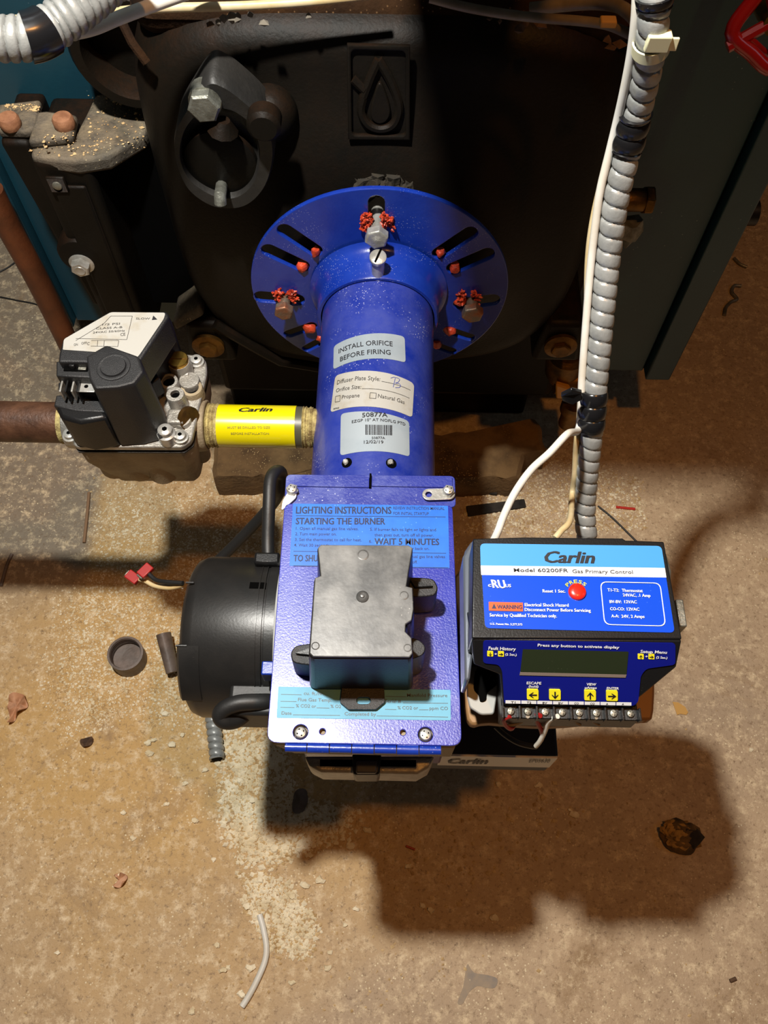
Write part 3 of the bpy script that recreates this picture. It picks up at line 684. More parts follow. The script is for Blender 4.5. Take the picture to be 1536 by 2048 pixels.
# hinge knuckles
ky = .2 + SD.uv(720, 1494)[1]
xs = np.linspace(569, 883, 8)
for i in range(7):
    xa, xb = SD.uv(xs[i], 1494)[0] + .0003, SD.uv(xs[i + 1], 1494)[0] - .0003
    MB().cyl((xa, ky - .0005, PZ - .0012), (xb, ky - .0005, PZ - .0012), .0029 if i % 2 == 0 else .0033, n=20).build('hinge_knuckle', blue, burner, smooth=30)
    if i % 2: MB().box(xa, xb, ky, ky + .004, PZ - .0005, PZ + .0012).build('hinge_leaf', blue_dusty, burner, bevel=.0004)
for px, py in ((601, 1465), (851, 1469)): cross_screw(SD.p(px, py, -.0025), (0, 0, 1), .0040, .0035, steel, burner)
# corner screws and the two small steel tabs
cross_screw(SP.p(585, 983, .0016), (0, -.1, 1), .0040, .0045, steel, burner, hexr=.0046)
cross_screw(SP.p(896, 986, .0022), (0, -.1, 1), .0040, .0045, steel, burner, hexr=.0046)
tb_ = [SP.uv(577, 985), SP.uv(592, 982), SP.uv(594, 996), SP.uv(574, 1014), SP.uv(563, 1024), SP.uv(565, 1004)]
MB().prism([SP.w(u, v, .0002) for u, v in rounded(tb_[::-1], .003)], (0, 0, .0014)).build('left_latch_tab', mat('white_zinc', s(215, 215, 210), .4, .2), burner, bevel=.0003)
lk = slot(SP.uv(857, 991), SP.uv(897, 990), .0046)
holed(lk, [circ(SP.uv(857, 991), .0023, 20)], SP, .0014, steel, 'swing_latch_tab', burner, bev=.0003, h=.002)

# --- print on the cover
H1, H2 = .0018, .0022
SDt = Flat((0, .2, PZ + .0016), (1, 0, 0), (0, 1, 0))
inst = decal(SDt, [(586, 1007.5), (896, 1012), (899, 1137), (579, 1132)], lblblue, burner, .0008, .0003, name='instruction_label', label='bright blue LIGHTING INSTRUCTIONS label')
texts(SDt, [('LIGHTING INSTRUCTIONS', (592, 1027.5), (782.5, 1028), 14.5), ('STARTING THE BURNER', (591.6, 1049), (770, 1049.5), 13.5), ('WAIT 5 MINUTES', (749, 1089.5), (878, 1090.5), 13.2), ('TO SHUT DOWN:', (587, 1123), (697, 1123.5), 13.5)], ink_navy, inst, bold=.022, h=.0005, name='heading_lettering')
texts(SDt, [('REVIEW INSTRUCTION MANUAL', (786.6, 1019.5), (889, 1020.5), 6.2), ('FOR INITIAL STARTUP', (786.6, 1030), (857.5, 1031), 6.2),
            ('1. Open all manual gas line valves.', (591.6, 1060), (717, 1061), 6.2), ('2. Turn main power on.', (590.5, 1071), (673, 1071.5), 6.2),
            ('3. Set the thermostat to call for heat.', (589.7, 1082.3), (723, 1083.2), 6.2), ('4. Wait 30 seconds.', (588, 1093.5), (660, 1094), 6.2),
            ('5. If burner fails to light or lights and', (740, 1062), (872, 1063), 6.2), ('then goes out, turn off all power.', (749, 1073), (867, 1074), 6.2), ('6.', (738, 1086), (744, 1086), 6.2),
            ('then turn power back on.', (770, 1100), (858.5, 1100.5), 6.2), ('Close all manual gas line valves', (775, 1116), (890, 1116.7), 6.2), ('burner is off.', (790, 1127), (835, 1127.5), 6.2)], ink_navy, inst, bold=.004, h=.0005)
strokes(SDt, [((592, 1032), (891, 1034.5)), ((587, 1103), (892, 1107)), ((587, 1132), (897, 1136))], 1.0, ink_navy, inst, h=.0005)
rec = decal(SDt, [(557, 1373.5), (901, 1380), (901.5, 1441), (553, 1436)], lblcyan, burner, .0008, .0003, name='service_record_label', label='pale cyan service record label with blank lines')
texts(SDt, [('cu. ft./hr.', (607.5, 1390), (648, 1391), 7), ('Manifold Pressure', (814, 1394), (894.6, 1394.5), 7), ('Flue Gas Temp.', (596, 1402.5), (663.5, 1404), 7), ('Serial #', (770, 1405.5), (802, 1406), 7),
            ('% CO2 or', (591.6, 1415), (632, 1416), 7), ('% O2', (661, 1416), (682, 1416.5), 7), ('% CO2 or', (795, 1419), (836, 1419.5), 7), ('ppm CO', (859, 1420), (896, 1420.5), 7), ('Date', (563, 1429.5), (583, 1430), 7), ('Completed by', (689, 1431), (752, 1432), 7)], ink_gray, rec, bold=.004, h=.0005)
strokes(SDt, [((562, 1389), (603, 1390)), ((561, 1403), (593, 1403.5)), ((561, 1415), (589, 1415.5)), ((633, 1416), (659, 1416.5)), ((586, 1430), (680, 1431)), ((753, 1432), (896, 1434.5)), ((771, 1393), (812, 1394)), ((806, 1406), (896, 1407)), ((770, 1419), (793, 1419.5)), ((838, 1420), (857, 1420))], .9, ink_gray, rec, h=.0005)
# lower nose with grey frame and black latch under the hinge
MB().prism([gZ(608, 1512, .455), gZ(870, 1512, .455), gZ(858, 1535, .455), gZ(835, 1548, .455), gZ(642, 1544, .455), gZ(618, 1532, .455)], (0, 0, -.03)).build('air_inlet_frame', alum, burner, bevel=.002)
MB().prism([gZ(640, 1519, .456), gZ(832, 1520, .456), gZ(832, 1533, .456), gZ(640, 1532, .456)], (0, 0, -.003)).build('air_inlet_slot', void_m, burner)
MB().prism([gZ(704, 1505, .463), gZ(763, 1505, .463), gZ(760, 1549, .463), gZ(705, 1549, .463)], (0, 0, -.03), .95).build('black_latch', blk, burner, bevel=.002)
MB().prism([gZ(712, 1520, .466), gZ(755, 1520, .466), gZ(753, 1546, .466), gZ(712, 1546, .466)], (0, 0, -.004)).build('latch_pad', mat('smoky_latch', s(60, 62, 72), .25), burner, bevel=.001)
# stand: the burner hangs from the flange on the boiler, fan housing below
MB().lathe((xL + .02, .235, .36), (1, 0, 0), [(.05, 0), (.072, .002), (.072, .07), (.05, .072)], 48).build('fan_scroll', alum_dirty, burner, smooth=40)
# ================================================================== igniter box on the cover
ZT = 0.584; ZD = PZ + .002
tr = thing('ignition_transformer', (-.013, .185, ZD), 'black box with scuffed grey top screwed onto the blue burner cover', 'transformer')
top = [(640, 1088), (818, 1089), (826, 1094), (813, 1172), (826, 1175), (828, 1218), (824, 1241), (812, 1249), (811, 1264), (824, 1277), (826, 1308), (820, 1316), (624, 1315), (617, 1308), (628, 1155), (640, 1151), (634, 1094)]
tp = [gZ(x, y, ZT) for x, y in top]
cen = sum(tp) / len(tp)
rim = [p + V(0, 0, -.0016) for p in tp]
basep = [cen + (p - cen) * V(1.10, 1.04, 1) + V(0, 0, ZD + .001 - ZT) for p in tp]
MB().loft([basep, [b * .15 + r * .85 for b, r in zip(basep, rim)], rim]).build('case', blk, tr, bevel=.0012)
ins = [cen + (p - cen) * .985 for p in tp]
MB().loft([[p + V(0, 0, -.003) for p in ins], [p + V(0, 0, .0002) for p in ins]]).build('top_face', graytop, tr, bevel=.0005)
p = gZ(725, 1194, ZT); MB().lathe(p, (0, 0, 1), [(.0038, 0), (.0036, .0012), (.0022, .0022), (.0015, .0018), (.0012, .0028), (.0003, .003)], 24).build('centre_nub', graytop, tr, smooth=50)
for px, py, r in ((726, 1110, .0036), (808, 1191, .0028), (631, 1292, .0024), (815, 1296, .0024)):
    q = gZ(px, py, ZT); MB().lathe(q, (0, 0, 1), [(r, 0), (r, .0004), (r * .8, .0006), (r * .75, .0003), (.0002, .0003)], 22).build('moulded_circle', graytop, tr)
def ear(poly, z, z0, name='mounting_ear'):
    P = [gZ(x, y, z) for x, y in crom(poly, 4, True)]; c = sum(P) / len(P)
    return MB().loft([[c + (q - c) * V(1.03, 1.03, 1) + V(0, 0, z0 - z) for q in P], P]).build(name, blk_matte, tr, bevel=.0008)
e1 = ear([(800, 1158), (858, 1156), (873, 1168), (874, 1182), (860, 1192), (800, 1190)], .552, ZD + .001)
MB().prism([gZ(820, 1162, .5525), gZ(866, 1175, .5525), gZ(830, 1177, .5525)], (0, 0, .003)).build('gusset', blk, e1)
e2 = ear([(640, 1289), (598, 1290), (585, 1299), (582, 1312), (592, 1326), (640, 1327)], .548, ZD + .001)
MB().prism([gZ(622, 1298, .5485), gZ(592, 1309, .5485), gZ(620, 1312, .5485)], (0, 0, .003)).build('gusset', blk, e2)
ear([(820, 1278), (838, 1280), (850, 1292), (848, 1306), (836, 1314), (820, 1314)], .560, ZD + .001, 'side_boss')
st_ = Flat((0, .2, ZD + .003), (1, 0, 0), (0, 1, 0))
holed(rounded([st_.uv(*q) for q in ((684, 1370), (680, 1405), (697, 1419), (752, 1419), (770, 1404), (768, 1370))][::-1], .0008), [slot(st_.uv(720, 1401), st_.uv(734, 1401), .0022)], st_, .003, blk_matte, 'front_tab', tr, bev=.0003)

# ================================================================== motor
MX0, MX1, MY, MZ, MR = gZ(366, 1200, .45)[0], -.083, .225, .398, .0645
motor = thing('burner_motor', ((MX0 + MX1) / 2, MY, MZ - MR), 'black round blower motor on the left side of the blue burner', 'motor')
uvx = (V(0, 1, 0), V(0, 0, 1), V(1, 0, 0))
MB().lathe((MX0, MY, MZ), (1, 0, 0), [(.0, 0), (.045, 0), (.056, .0015), (.0615, .005), (MR, .012), (MR, MX1 - MX0 - .010), (MR - .001, MX1 - MX0 - .0095), (MR - .001, MX1 - MX0 - .008), (MR + .0004, MX1 - MX0 - .0075), (MR + .0004, MX1 - MX0)], 96, uv=uvx).build('motor_shell', motor_m, motor, smooth=35)
MB().lathe((MX1, MY, MZ), (1, 0, 0), [(MR - .001, -.001), (MR + .001, 0), (MR + .0035, .004), (MR + .003, .011)], 96, uv=uvx).build('end_ring', mat('machined_ring', s(200, 200, 196), .4, .1), motor, smooth=40)
# stepped band and lower front lobe
def ang(px, py, x):                              # angle round the shell of the point seen at px,py
    r = ray(px, py); oy, oz = -MY, H - MZ
    a = r[1] ** 2 + r[2] ** 2; b = 2 * (oy * r[1] + oz * r[2]); c = oy ** 2 + oz ** 2 - MR ** 2
    t = (-b - math.sqrt(max(b * b - 4 * a * c, 0))) / (2 * a); return math.atan2(oz + r[2] * t, oy + r[1] * t), r[0] * t
aa, _ = ang(370, 1291, 0); ab, _ = ang(380, 1400, 0)
xl_ = ang(352, 1300, 0)[1]
MB().lathe((xl_, MY, MZ), (1, 0, 0), [(MR - .010, 0), (MR - .002, .0), (MR + .0006, .002), (MR + .0006, MX0 - xl_ + .018), (MR - .010, MX0 - xl_ + .018)], 24, a0=ab, a1=aa, uv=uvx, cap0=False, cap1=False).build('terminal_lobe', motor_m, motor, smooth=30)
a1_, x1_ = ang(505, 1171, 0)
mb = MB(); n_ = nrm(V(0, math.cos(a1_), math.sin(a1_))); c = V(x1_ + .004, MY, MZ) + n_ * MR; t_ = np.cross(V(1, 0, 0), n_)
q = [c + V(sx * .0062, 0, 0) + t_ * sy * .003 for sx, sy in ((-1, -1), (1, -1), (1, 1), (-1, 1))]
mb.loft([[k - n_ * .002 for k in q], [k + n_ * .0004 for k in q]]).build('vent_slot', void_m, motor)
for (px0, py0, px1, py1) in ((372, 1166, 388, 1166), (352, 1291, 374, 1291)):
    a0, x0 = ang(px0, py0, 0); a2, x2 = ang(px1, py1, 0)
    MB().tube([V(x0, MY + math.cos(a0) * (MR + .0005), MZ + math.sin(a0) * (MR + .0005)), V(x2, MY + math.cos(a0) * (MR + .0005), MZ + math.sin(a0) * (MR + .0005))], .0008, 6).build('shell_seam', motor_m, motor)
# seams near the right end
for dx in (.0, .004):
    MB().lathe((MX1 - .014 + dx, MY, MZ), (1, 0, 0), [(MR - .001, -.0004), (MR + .0007, -.0002), (MR + .0007, .0006), (MR - .001, .0008)], 96, cap0=False, cap1=False, uv=uvx).build('shell_rib', motor_m, motor)
g = gZ(540, 1340, .47); MB().box(g[0] - .006, g[0] + .012, g[1] - .004, g[1] + .006, .455, .472).build('blue_bracket', blue, motor, bevel=.001)
# strain relief and lower clamp block
g = gZ(540, 1117, .452); MB().box(g[0] - .012, g[0] + .008, g[1] - .006, g[1] + .004, .43, .456).build('cord_grommet', blk, motor, bevel=.002)
g = gZ(510, 1395, .44); MB().box(g[0] - .020, g[0] + .028, g[1] - .012, g[1] + .012, .395, .437).build('capacitor_clamp', rubber, motor, bevel=.003)

# power cord: up from the motor, folded over and away behind it
def wire(name, pts, r, m, label=None, category=None, parent=None, n=10, sub=8, **kw):
    P = crom(pts, sub)
    o = MB().tube(P, r, n).build(name, m, parent, smooth=60)
    if label: o['label'] = label; o['category'] = category
    for k, v in kw.items(): o[k] = v
    return o
wire('power_cord', [gZ(537, 1122, .448), gZ(536, 1080, .452), gZ(538, 1010, .462), gZ(541, 960, .466), gZ(552, 943, .462), gZ(563, 948, .448), gZ(560, 980, .43), gZ(543, 1010, .40), gZ(500, 1058, .37), gZ(440, 1118, .34), gZ(400, 1150, .33)], .0051, rubber, 'black rubber cord looping up from the motor beside the blue cover', 'cord', n=14)
texts(Flat((0, .2, .4705), (1, 0, 0), (0, 1, 0)), [('ADDA051', (544, 981), (550, 947), 5)], ink_gray, None, bold=.02, name='print')if False else None
wire('motor_lead', [gZ(548, 1404, .432), gZ(520, 1404, .438), (gZ(480, 1406, .440)), gZ(452, 1416, .438), gZ(440, 1430, .434), gZ(450, 1442, .430), gZ(472, 1440, .424), gZ(495, 1425, .418), gZ(530, 1412, .41)], .0062, rubber, 'thick black lead curled below the black motor', 'cord', n=14)
# loose spade connectors left of the motor
def spade(px, py, z, rot, m_, lab, grp=None):
    c = gZ(px, py, z); t = thing('spade_connector', c, lab, 'connector')
    d = V(math.cos(rot), math.sin(rot), 0); e = V(-d[1], d[0], 0); k = V(0, 0, 1)
    def ob(a, b, w, hh, name, mm): MB().hexa([c + d * x + e * y - k * hh for x, y in ((a, -w), (b, -w), (b, w), (a, w))], [c + d * x + e * y + k * hh for x, y in ((a, -w), (b, -w), (b, w), (a, w))]).build(name, mm, t, bevel=.0008)
    ob(-.006, .006, .0042, .0024, 'insulating_boot', m_); ob(-.0075, -.0058, .003, .0012, 'spade_tongue', steel_dull)
spade(266, 1155, .40, -.6, red_wire, 'red insulated spade connector, left one beside the black motor')
spade(291, 1142, .41, .9, red_wire, 'red insulated spade connector, right one beside the black motor')
wire('yellow_wire', [gZ(366, 1170, .42), gZ(340, 1176, .412), gZ(310, 1172, .405), gZ(290, 1162, .402), gZ(276, 1158, .40)], .0019, wire_y, 'yellowish thin wire from motor to a red connector', 'wire', n=8)
wire('black_wire', [gZ(366, 1166, .424), gZ(335, 1164, .418), gZ(312, 1160, .412), gZ(298, 1148, .41)], .0019, rubber, 'black thin wire from motor to a red connector', 'wire', n=8)
wire('white_wire', [gZ(366, 1174, .418), gZ(338, 1170, .41), gZ(305, 1170, .40), gZ(283, 1152, .405)], .0015, wire_w, 'short off-white wire between the red connectors and the motor', 'wire', n=8)

# ================================================================== primary control
ZC = 0.59
ctl = thing('primary_control', (.11, .19, .50), 'black control module with bright blue Carlin face, red reset button and display', 'control')
SC = Flat((0, .19, ZC), (1, 0, 0), (0, 1, 0))
c1 = [gZ(x, y, ZC) for x, y in ((946, 1077), (1048, 1074), (1246, 1076), (1250, 1080), (1328, 1083), (1364, 1278), (944, 1276))]
Yf = gZ(1150, 1278, ZC)[1]
# front panel slopes down: 52 degrees
sl = math.radians(50); n2 = V(0, -math.sin(sl), math.cos(sl)); U2 = V(1, 0, 0); V2 = V(0, math.cos(sl), math.sin(sl))
SQ = Flat((0, Yf, ZC - .001), U2, V2)
botL, botR = SQ.p(1003, 1412), SQ.p(1274, 1414)
body = MB()
zb_ = .535
MB().loft([[p + V(0, 0, zb_ - ZC) for p in c1], [p + V(0, 0, -.0025) for p in c1], [p for p in c1]]).build('case_top', blk, ctl, bevel=.0022, seg=3)
fr = [SQ.p(*q) for q in ((944, 1277), (1364, 1281), (1353, 1335), (1279, 1396), (1272, 1416), (1006, 1412), (1000, 1350), (948, 1330))]
MB().loft([[V(p[0], p[1] + .03, p[2] - .03) for p in fr], fr]).build('case_front', blk, ctl, bevel=.0012)
# facing of upper panel
lab = [(960, 1088), (1322, 1093), (1349, 1266), (970, 1257)]
pl1 = decal(SC, lab, royal, ctl, .003, .0006, name='face_label', label='blue upper face label with the maker name', thick=.0006)
decal(SC, [(960, 1088), (1322, 1093), (1329, 1137), (961, 1132)], skyblue, pl1, [.003, .003, 0, 0], .0008, name='sky_blue_band')
decal(SC, [(961, 1132), (1329, 1137), (1332, 1156), (962, 1151)], white_p, pl1, 0, .0008, name='white_band')
texts(SC, [('Carlin', (1090, 1126.5), (1189, 1128), 24)], ink, pl1, bold=.035, shear=.28, h=.0012, name='maker_lettering')
texts(SC, [('Model 60200FR', (1027, 1145), (1136, 1146), 7.5)], ink, pl1, bold=.011, h=.0012)
texts(SC, [('Gas Primary Control', (1144, 1147.3), (1265, 1149), 7.5)], ink_gray, pl1, bold=.008, h=.0012)
texts(SC, [('c', (976, 1175), (982, 1175), 8), ('US', (1011, 1176), (1021.5, 1176), 6.5), ('Reset 1 Sec.', (1084.8, 1186.5), (1130, 1187), 6.5),
           ('Electrical Shock Hazard', (1049, 1214), (1136.6, 1215), 6.6), ('Disconnect Power Before Servicing', (1049, 1223.5), (1180.6, 1225.5), 6.6),
           ('Service by Qualified Technician only.', (979, 1234.5), (1113, 1236.5), 6.8), ('U.S. Patent No. 5,277,575', (980, 1251), (1044, 1252.5), 4.2),
           ('T1-T2:', (1214.5, 1184.4), (1237, 1185), 6.3), ('Thermostat', (1243, 1185.2), (1284.5, 1186), 6.3), ('24VAC, .1 Amp', (1245, 1194.5), (1299.8, 1195.6), 6.3), ('BV-BV:', (1218.5, 1207.7), (1242, 1208), 6.3), ('12VAC', (1248, 1208), (1272.7, 1208.5), 6.3),
           ('CO-CO:', (1219.5, 1222), (1248, 1222.5), 6.3), ('12VAC', (1253, 1222.6), (1277.8, 1223), 6.3), ('A-A:', (1222, 1236.3), (1237, 1236.5), 6.3), ('24V, 2 Amps', (1242, 1237), (1288, 1237.5), 6.3)], white_p, pl1, bold=.014, h=.0012)
texts(SC, [('RU', (982, 1177), (1010, 1178), 17)], white_p, pl1, bold=.05, shear=-.25, h=.0012, name='approval_mark')
decal(SC, [(977, 1205), (1045, 1206.5), (1045.5, 1224), (977.5, 1222.5)], orange_p, pl1, 0, .0011, name='warning_patch')
texts(SC, [('WARNING', (994, 1218.8), (1043.5, 1219.5), 8)], ink_navy, pl1, bold=.03, h=.0014)
decal(SC, [(983, 1218.5), (987.5, 1208.5), (992.5, 1218.8)], ink_navy, pl1, 0, .0013, name='warning_triangle')
rr = [SC.uv(*q) for q in ((1199, 1164.5), (1319.5, 1167), (1331, 1254), (1207.5, 1251))]
ro = rounded(rr[::-1], .004); ci = sum(ro) / len(ro); ri_ = [p - nrm(p - ci) * .0006 for p in ro]
mb = MB(); vs_ = [SC.w(*p, .0012) for p in ro] + [SC.w(*p, .0012) for p in ri_]; n = len(ro)
mb.add(vs_, [(i, (i + 1) % n, (i + 1) % n + n, i + n) for i in range(n)]).build('rounded_outline', white_p, pl1, smooth=0, fix=False)
# PRESS on an arc, red button
bc = gZ(1153.5, 1185, ZC); rad_ = .0062
mb = MB()
for i, chh in enumerate('PRESS'):
    a = math.radians(90 + 44 - 22 * i + 3); bp = bc + V(math.cos(a), math.sin(a) * .9, 0) * rad_; tdir = V(math.sin(a), -math.cos(a), 0); ndir = V(math.cos(a), math.sin(a), 0)
    vs_, fs_ = glyphs(chh, .03, 0); w0 = vs_[:, 0].max() - vs_[:, 0].min(); cx_ = (vs_[:, 0].max() + vs_[:, 0].min()) / 2
    mb.add([bp + tdir * (x - cx_) * .0021 / w0 + ndir * y * .0022 / CAP + V(0, 0, .0012) for x, y in vs_], fs_)
mb.build('button_lettering', yellow_p, pl1, smooth=0, fix=False)
MB().lathe(bc, (0, 0, 1), [(.0052, 0), (.0052, .0018), (.0046, .0026), (.002, .003), (.0002, .0031)], 36).build('reset_button', red_btn, ctl, smooth=45)
# lower panel
pol = [(966, 1280), (1350, 1285), (1350, 1328), (1292, 1336), (1281, 1350), (1276, 1401), (1268, 1410), (1008, 1406), (1004, 1340), (997, 1328), (966, 1325)]
pl2 = decal(SQ, pol, navy, ctl, .0022, .0008, name='keypad_label', label='navy sloping keypad label', thick=.0006)
texts(SQ, [('Press any button to activate display', (1074.6, 1290.5), (1237, 1295), 5.6), ('Fault History', (976.5, 1297), (1030.6, 1299), 6.6), ('Setup Menu', (1279.5, 1303.5), (1332, 1305.3), 6.2),
           ('+', (988, 1308), (993.5, 1308), 5), ('+', (1288.8, 1313), (1294, 1313), 5), ('(2 Sec.)', (1010, 1308.5), (1032.5, 1309.3), 4.6), ('(2 Sec.)', (1311, 1314.5), (1333, 1315.3), 4.6),
           ('ESCAPE', (1052.6, 1366), (1081.4, 1366.7), 5.3), ('(hold)', (1056.7, 1372.5), (1076, 1373), 5), ('VIEW', (1172, 1368.5), (1190.8, 1369), 5.3), ('\u00b5Amps', (1168.8, 1375), (1192, 1375.6), 5), ('ENTER', (1212.4, 1376.5), (1236.5, 1377), 5.2)], white_p, pl2, bold=.014, h=.0012)
lcd = decal(SQ, [(1045, 1296), (1256, 1301), (1252, 1347), (1040, 1342)], lcd_m, ctl, .0006, .0012, name='display_window')
decal(SQ, [(1040, 1342), (1252, 1347), (1250, 1353), (1038.5, 1348)], mat('display_bezel', s(120, 108, 100), .4), ctl, 0, .0013, name='display_ledge', thick=.0012)
def arrow(S, cx_, cy_, w_, h_, d, parent, hh=.0022, key=True):
    b = decal(S, [(cx_ - w_, cy_ - h_), (cx_ + w_, cy_ - h_ + .6), (cx_ + w_, cy_ + h_ + .6), (cx_ - w_, cy_ + h_)], yellow_p, parent, .0009 if key else .0004, hh - .0004, name='arrow_key' if key else 'printed_key', thick=.0012 if key else .0003)
    D = {'l': (-1, 0), 'r': (1, 0), 'u': (0, -1), 'd': (0, 1)}[d]; Q = (-D[1], D[0])
    f = lambda a, c: S.uv(cx_ + (D[0] * a + Q[0] * c) * w_, cy_ + .3 + (D[1] * a + Q[1] * c) * h_)
    mb = MB(); P = lambda L_: [S.w(*q, hh) for q in L_]
    for L_ in ([f(.0, -.55), f(.72, 0), f(.36, 0), f(-.18, -.55)], [f(.0, .55), f(-.18, .55), f(.36, 0), f(.72, 0)], [f(-.72, -.12), f(.5, -.12), f(.5, .12), f(-.72, .12)]): mb.add(P(L_), [(0, 1, 2, 3)])
    mb.build('arrow', ink, b if key else parent, smooth=0, fix=False)
for cx_, cy_, d in ((1064.5, 1385.5, 'l'), (1108.8, 1386, 'd'), (1179, 1387, 'u'), (1222.6, 1388, 'r')): arrow(SQ, cx_, cy_, 11.5, 10, d, ctl)
for cx_, cy_, d in ((980, 1305.2, 'd'), (1001.5, 1305.6, 'r'), (1280.5, 1310.8, 'u'), (1301.8, 1311, 'r')): arrow(SQ, cx_, cy_, 6, 5.2, d, pl2, .0015, False)
tn = ['T1', 'T2', 'BV', 'BV', 'CO', 'CO', 'A', 'A']; rows = []
mb = MB()
for i in range(8):
    xa = 1010.5 + i * 31.6; xb = xa + 30; ya = 1398 + i * .55
    mb.add([SQ.p(*q, .0012) for q in ((xa, ya + 6.5), (xb, ya + 7), (xb, ya + .5), (xa, ya))], [(0, 1, 2, 3)])
    rows.append((tn[i], (xa + 10.5, ya + 5.8), (xa + 19.5 if len(tn[i]) > 1 else xa + 15, ya + 5.9), 4.2))
mb.build('terminal_strip_label', white_p, pl2, smooth=0, fix=False)
texts(SQ, rows, ink, pl2, h=.0014, bold=.01)
# terminals on a ledge under the panel
zt_ = botL[2] - .004
tl0, tl1 = gZ(1003, 1414, zt_), gZ(1275, 1417, zt_)
yb_ = gZ(1100, 1438, zt_)[1]
MB().box(tl0[0], tl1[0], yb_, tl0[1] + .03, zt_ - .018, zt_).build('terminal_block', blk, ctl, bevel=.0008)
for i in range(9):
    x = tl0[0] + (tl1[0] - tl0[0]) * i / 8
    MB().box(x - .0006, x + .0006, yb_ - .0008, tl0[1], zt_ - .002, zt_ + .0042).build('terminal_divider', blk, ctl, bevel=.0002)
for i in range(8):
    x = tl0[0] + (tl1[0] - tl0[0]) * (i + .5) / 8; ym = (yb_ + tl0[1]) / 2 + .0005
    MB().box(x - .0030, x + .0030, yb_ + .0003, tl0[1], zt_, zt_ + .0007).build('terminal_plate', blk_matte, ctl)
    cross_screw((x, ym, zt_ + .0007), (0, -.1, 1), .0024, .0022, steel_dull, ctl, 'terminal_screw')
# terminal wires
T = lambda i: V(tl0[0] + (tl1[0] - tl0[0]) * (i + .5) / 8, yb_ + .001, zt_ + .001)
wn = lambda *a, **k: wire(*a, n=8, sub=8, **k)
wn('terminal_wire', [T(0), gZ(1008, 1440, zt_ - .004), gZ(1012, 1452, zt_ - .012), gZ(1022, 1458, zt_ - .018), gZ(1028, 1452, zt_ - .024)], .0013, red_wire, 'thin red wire from the far-left terminal of the control', 'wire')
wn('terminal_wire', [T(1), gZ(1052, 1436, zt_ - .006), gZ(1040, 1445, zt_ - .012), gZ(1022, 1450, zt_ - .016), gZ(1005, 1446, zt_ - .02)], .0012, wire_g, 'thin grey wire from the second terminal of the control', 'wire')
wn('terminal_wire', [T(2) + V(-.003, 0, .002), gZ(1073, 1430, zt_ - .001), gZ(1075, 1445, zt_ - .01), gZ(1083, 1462, zt_ - .02), gZ(1084, 1476, zt_ - .03), gZ(1076, 1488, zt_ - .036)], .0015, red_wire, 'thin red wire hanging from the middle terminals, crossing the white one', 'wire')
wn('terminal_wire', [T(3) + V(-.003, 0, .002), gZ(1098, 1442, zt_ - .006), gZ(1090, 1462, zt_ - .018), gZ(1080, 1482, zt_ - .03), gZ(1072, 1492, zt_ - .038)], .0016, wire_w, 'thin white wire hanging from the middle terminals of the control', 'wire')
wn('terminal_wire', [gZ(990, 1452, .47), gZ(1010, 1470, .465), gZ(1035, 1485, .46), gZ(1060, 1492, .455), gZ(1073, 1493, .452)], .0019, rubber, 'dark grey wire drooping under the control to the red and white ends', 'wire')
for i_ in (4, 5): wn('terminal_wire', [T(i_), gZ(1150 + 35 * (i_ - 4), 1442, zt_ - .006), gZ(1160 + 38 * (i_ - 4), 1450, zt_ - .012)], .001, wire_g, 'short thin grey wire on terminal %s of the control' % ('CO nearest the middle', 'CO further right')[i_ - 4], 'wire')
# junction box and bracket carrying the control
jb = thing('junction_box', (.11, .20, .46), 'steel electrical box and tan base plate carrying the blue-faced control', 'junction box')
MB().prism([gZ(x, y, .535) for x, y in ((930, 1100), (946, 1076), (1328, 1083), (1345, 1140), (1330, 1300), (1010, 1300), (928, 1280))], (0, 0, -.035)).build('box_body', steel_dull, jb, bevel=.003)
MB().prism([gZ(x, y, .500) for x, y in crom([(935, 1120), (1290, 1110), (1308, 1250), (1308, 1420), (1288, 1440), (1240, 1440), (1100, 1452), (980, 1445), (935, 1438), (928, 1300)], 4, True)], (0, 0, -.010)).build('base_plate', mat('tan_base_plate', s(150, 112, 72), .5, .2), jb, bevel=.002)
MB().prism([gZ(x, y, .532) for x, y in rounded([(934, 1290), (1003, 1290), (1003, 1330), (988, 1428), (962, 1429), (940, 1415), (934, 1390)], 6)], (0, 0, -.003)).build('silver_bracket', mat('plain_zinc', s(150, 150, 146), .5, .1), jb, bevel=.0008)
MB().prism([gZ(x, y, .5330) for x, y in crom([(955, 1335), (994, 1335), (996, 1365), (975, 1385), (972, 1400), (961, 1403), (957, 1390), (948, 1375)], 4, True)], (0, 0, -.0008)).build('bracket_opening', void_m, jb)
MB().prism([gZ(x, y, .562) for x, y in ((926, 1112), (947, 1078), (950, 1276), (940, 1360), (930, 1360))], (0, 0, -.03)).build('case_flank', mat('grey_case_flank', s(105, 110, 120), .3, .4), ctl, bevel=.002)
g = gZ(1362, 1235, .55); MB().box(g[0] - .004, g[0] + .001, g[1] - .008, g[1] + .010, .535, .556).build('side_flange', steel_dull, jb, bevel=.0008)

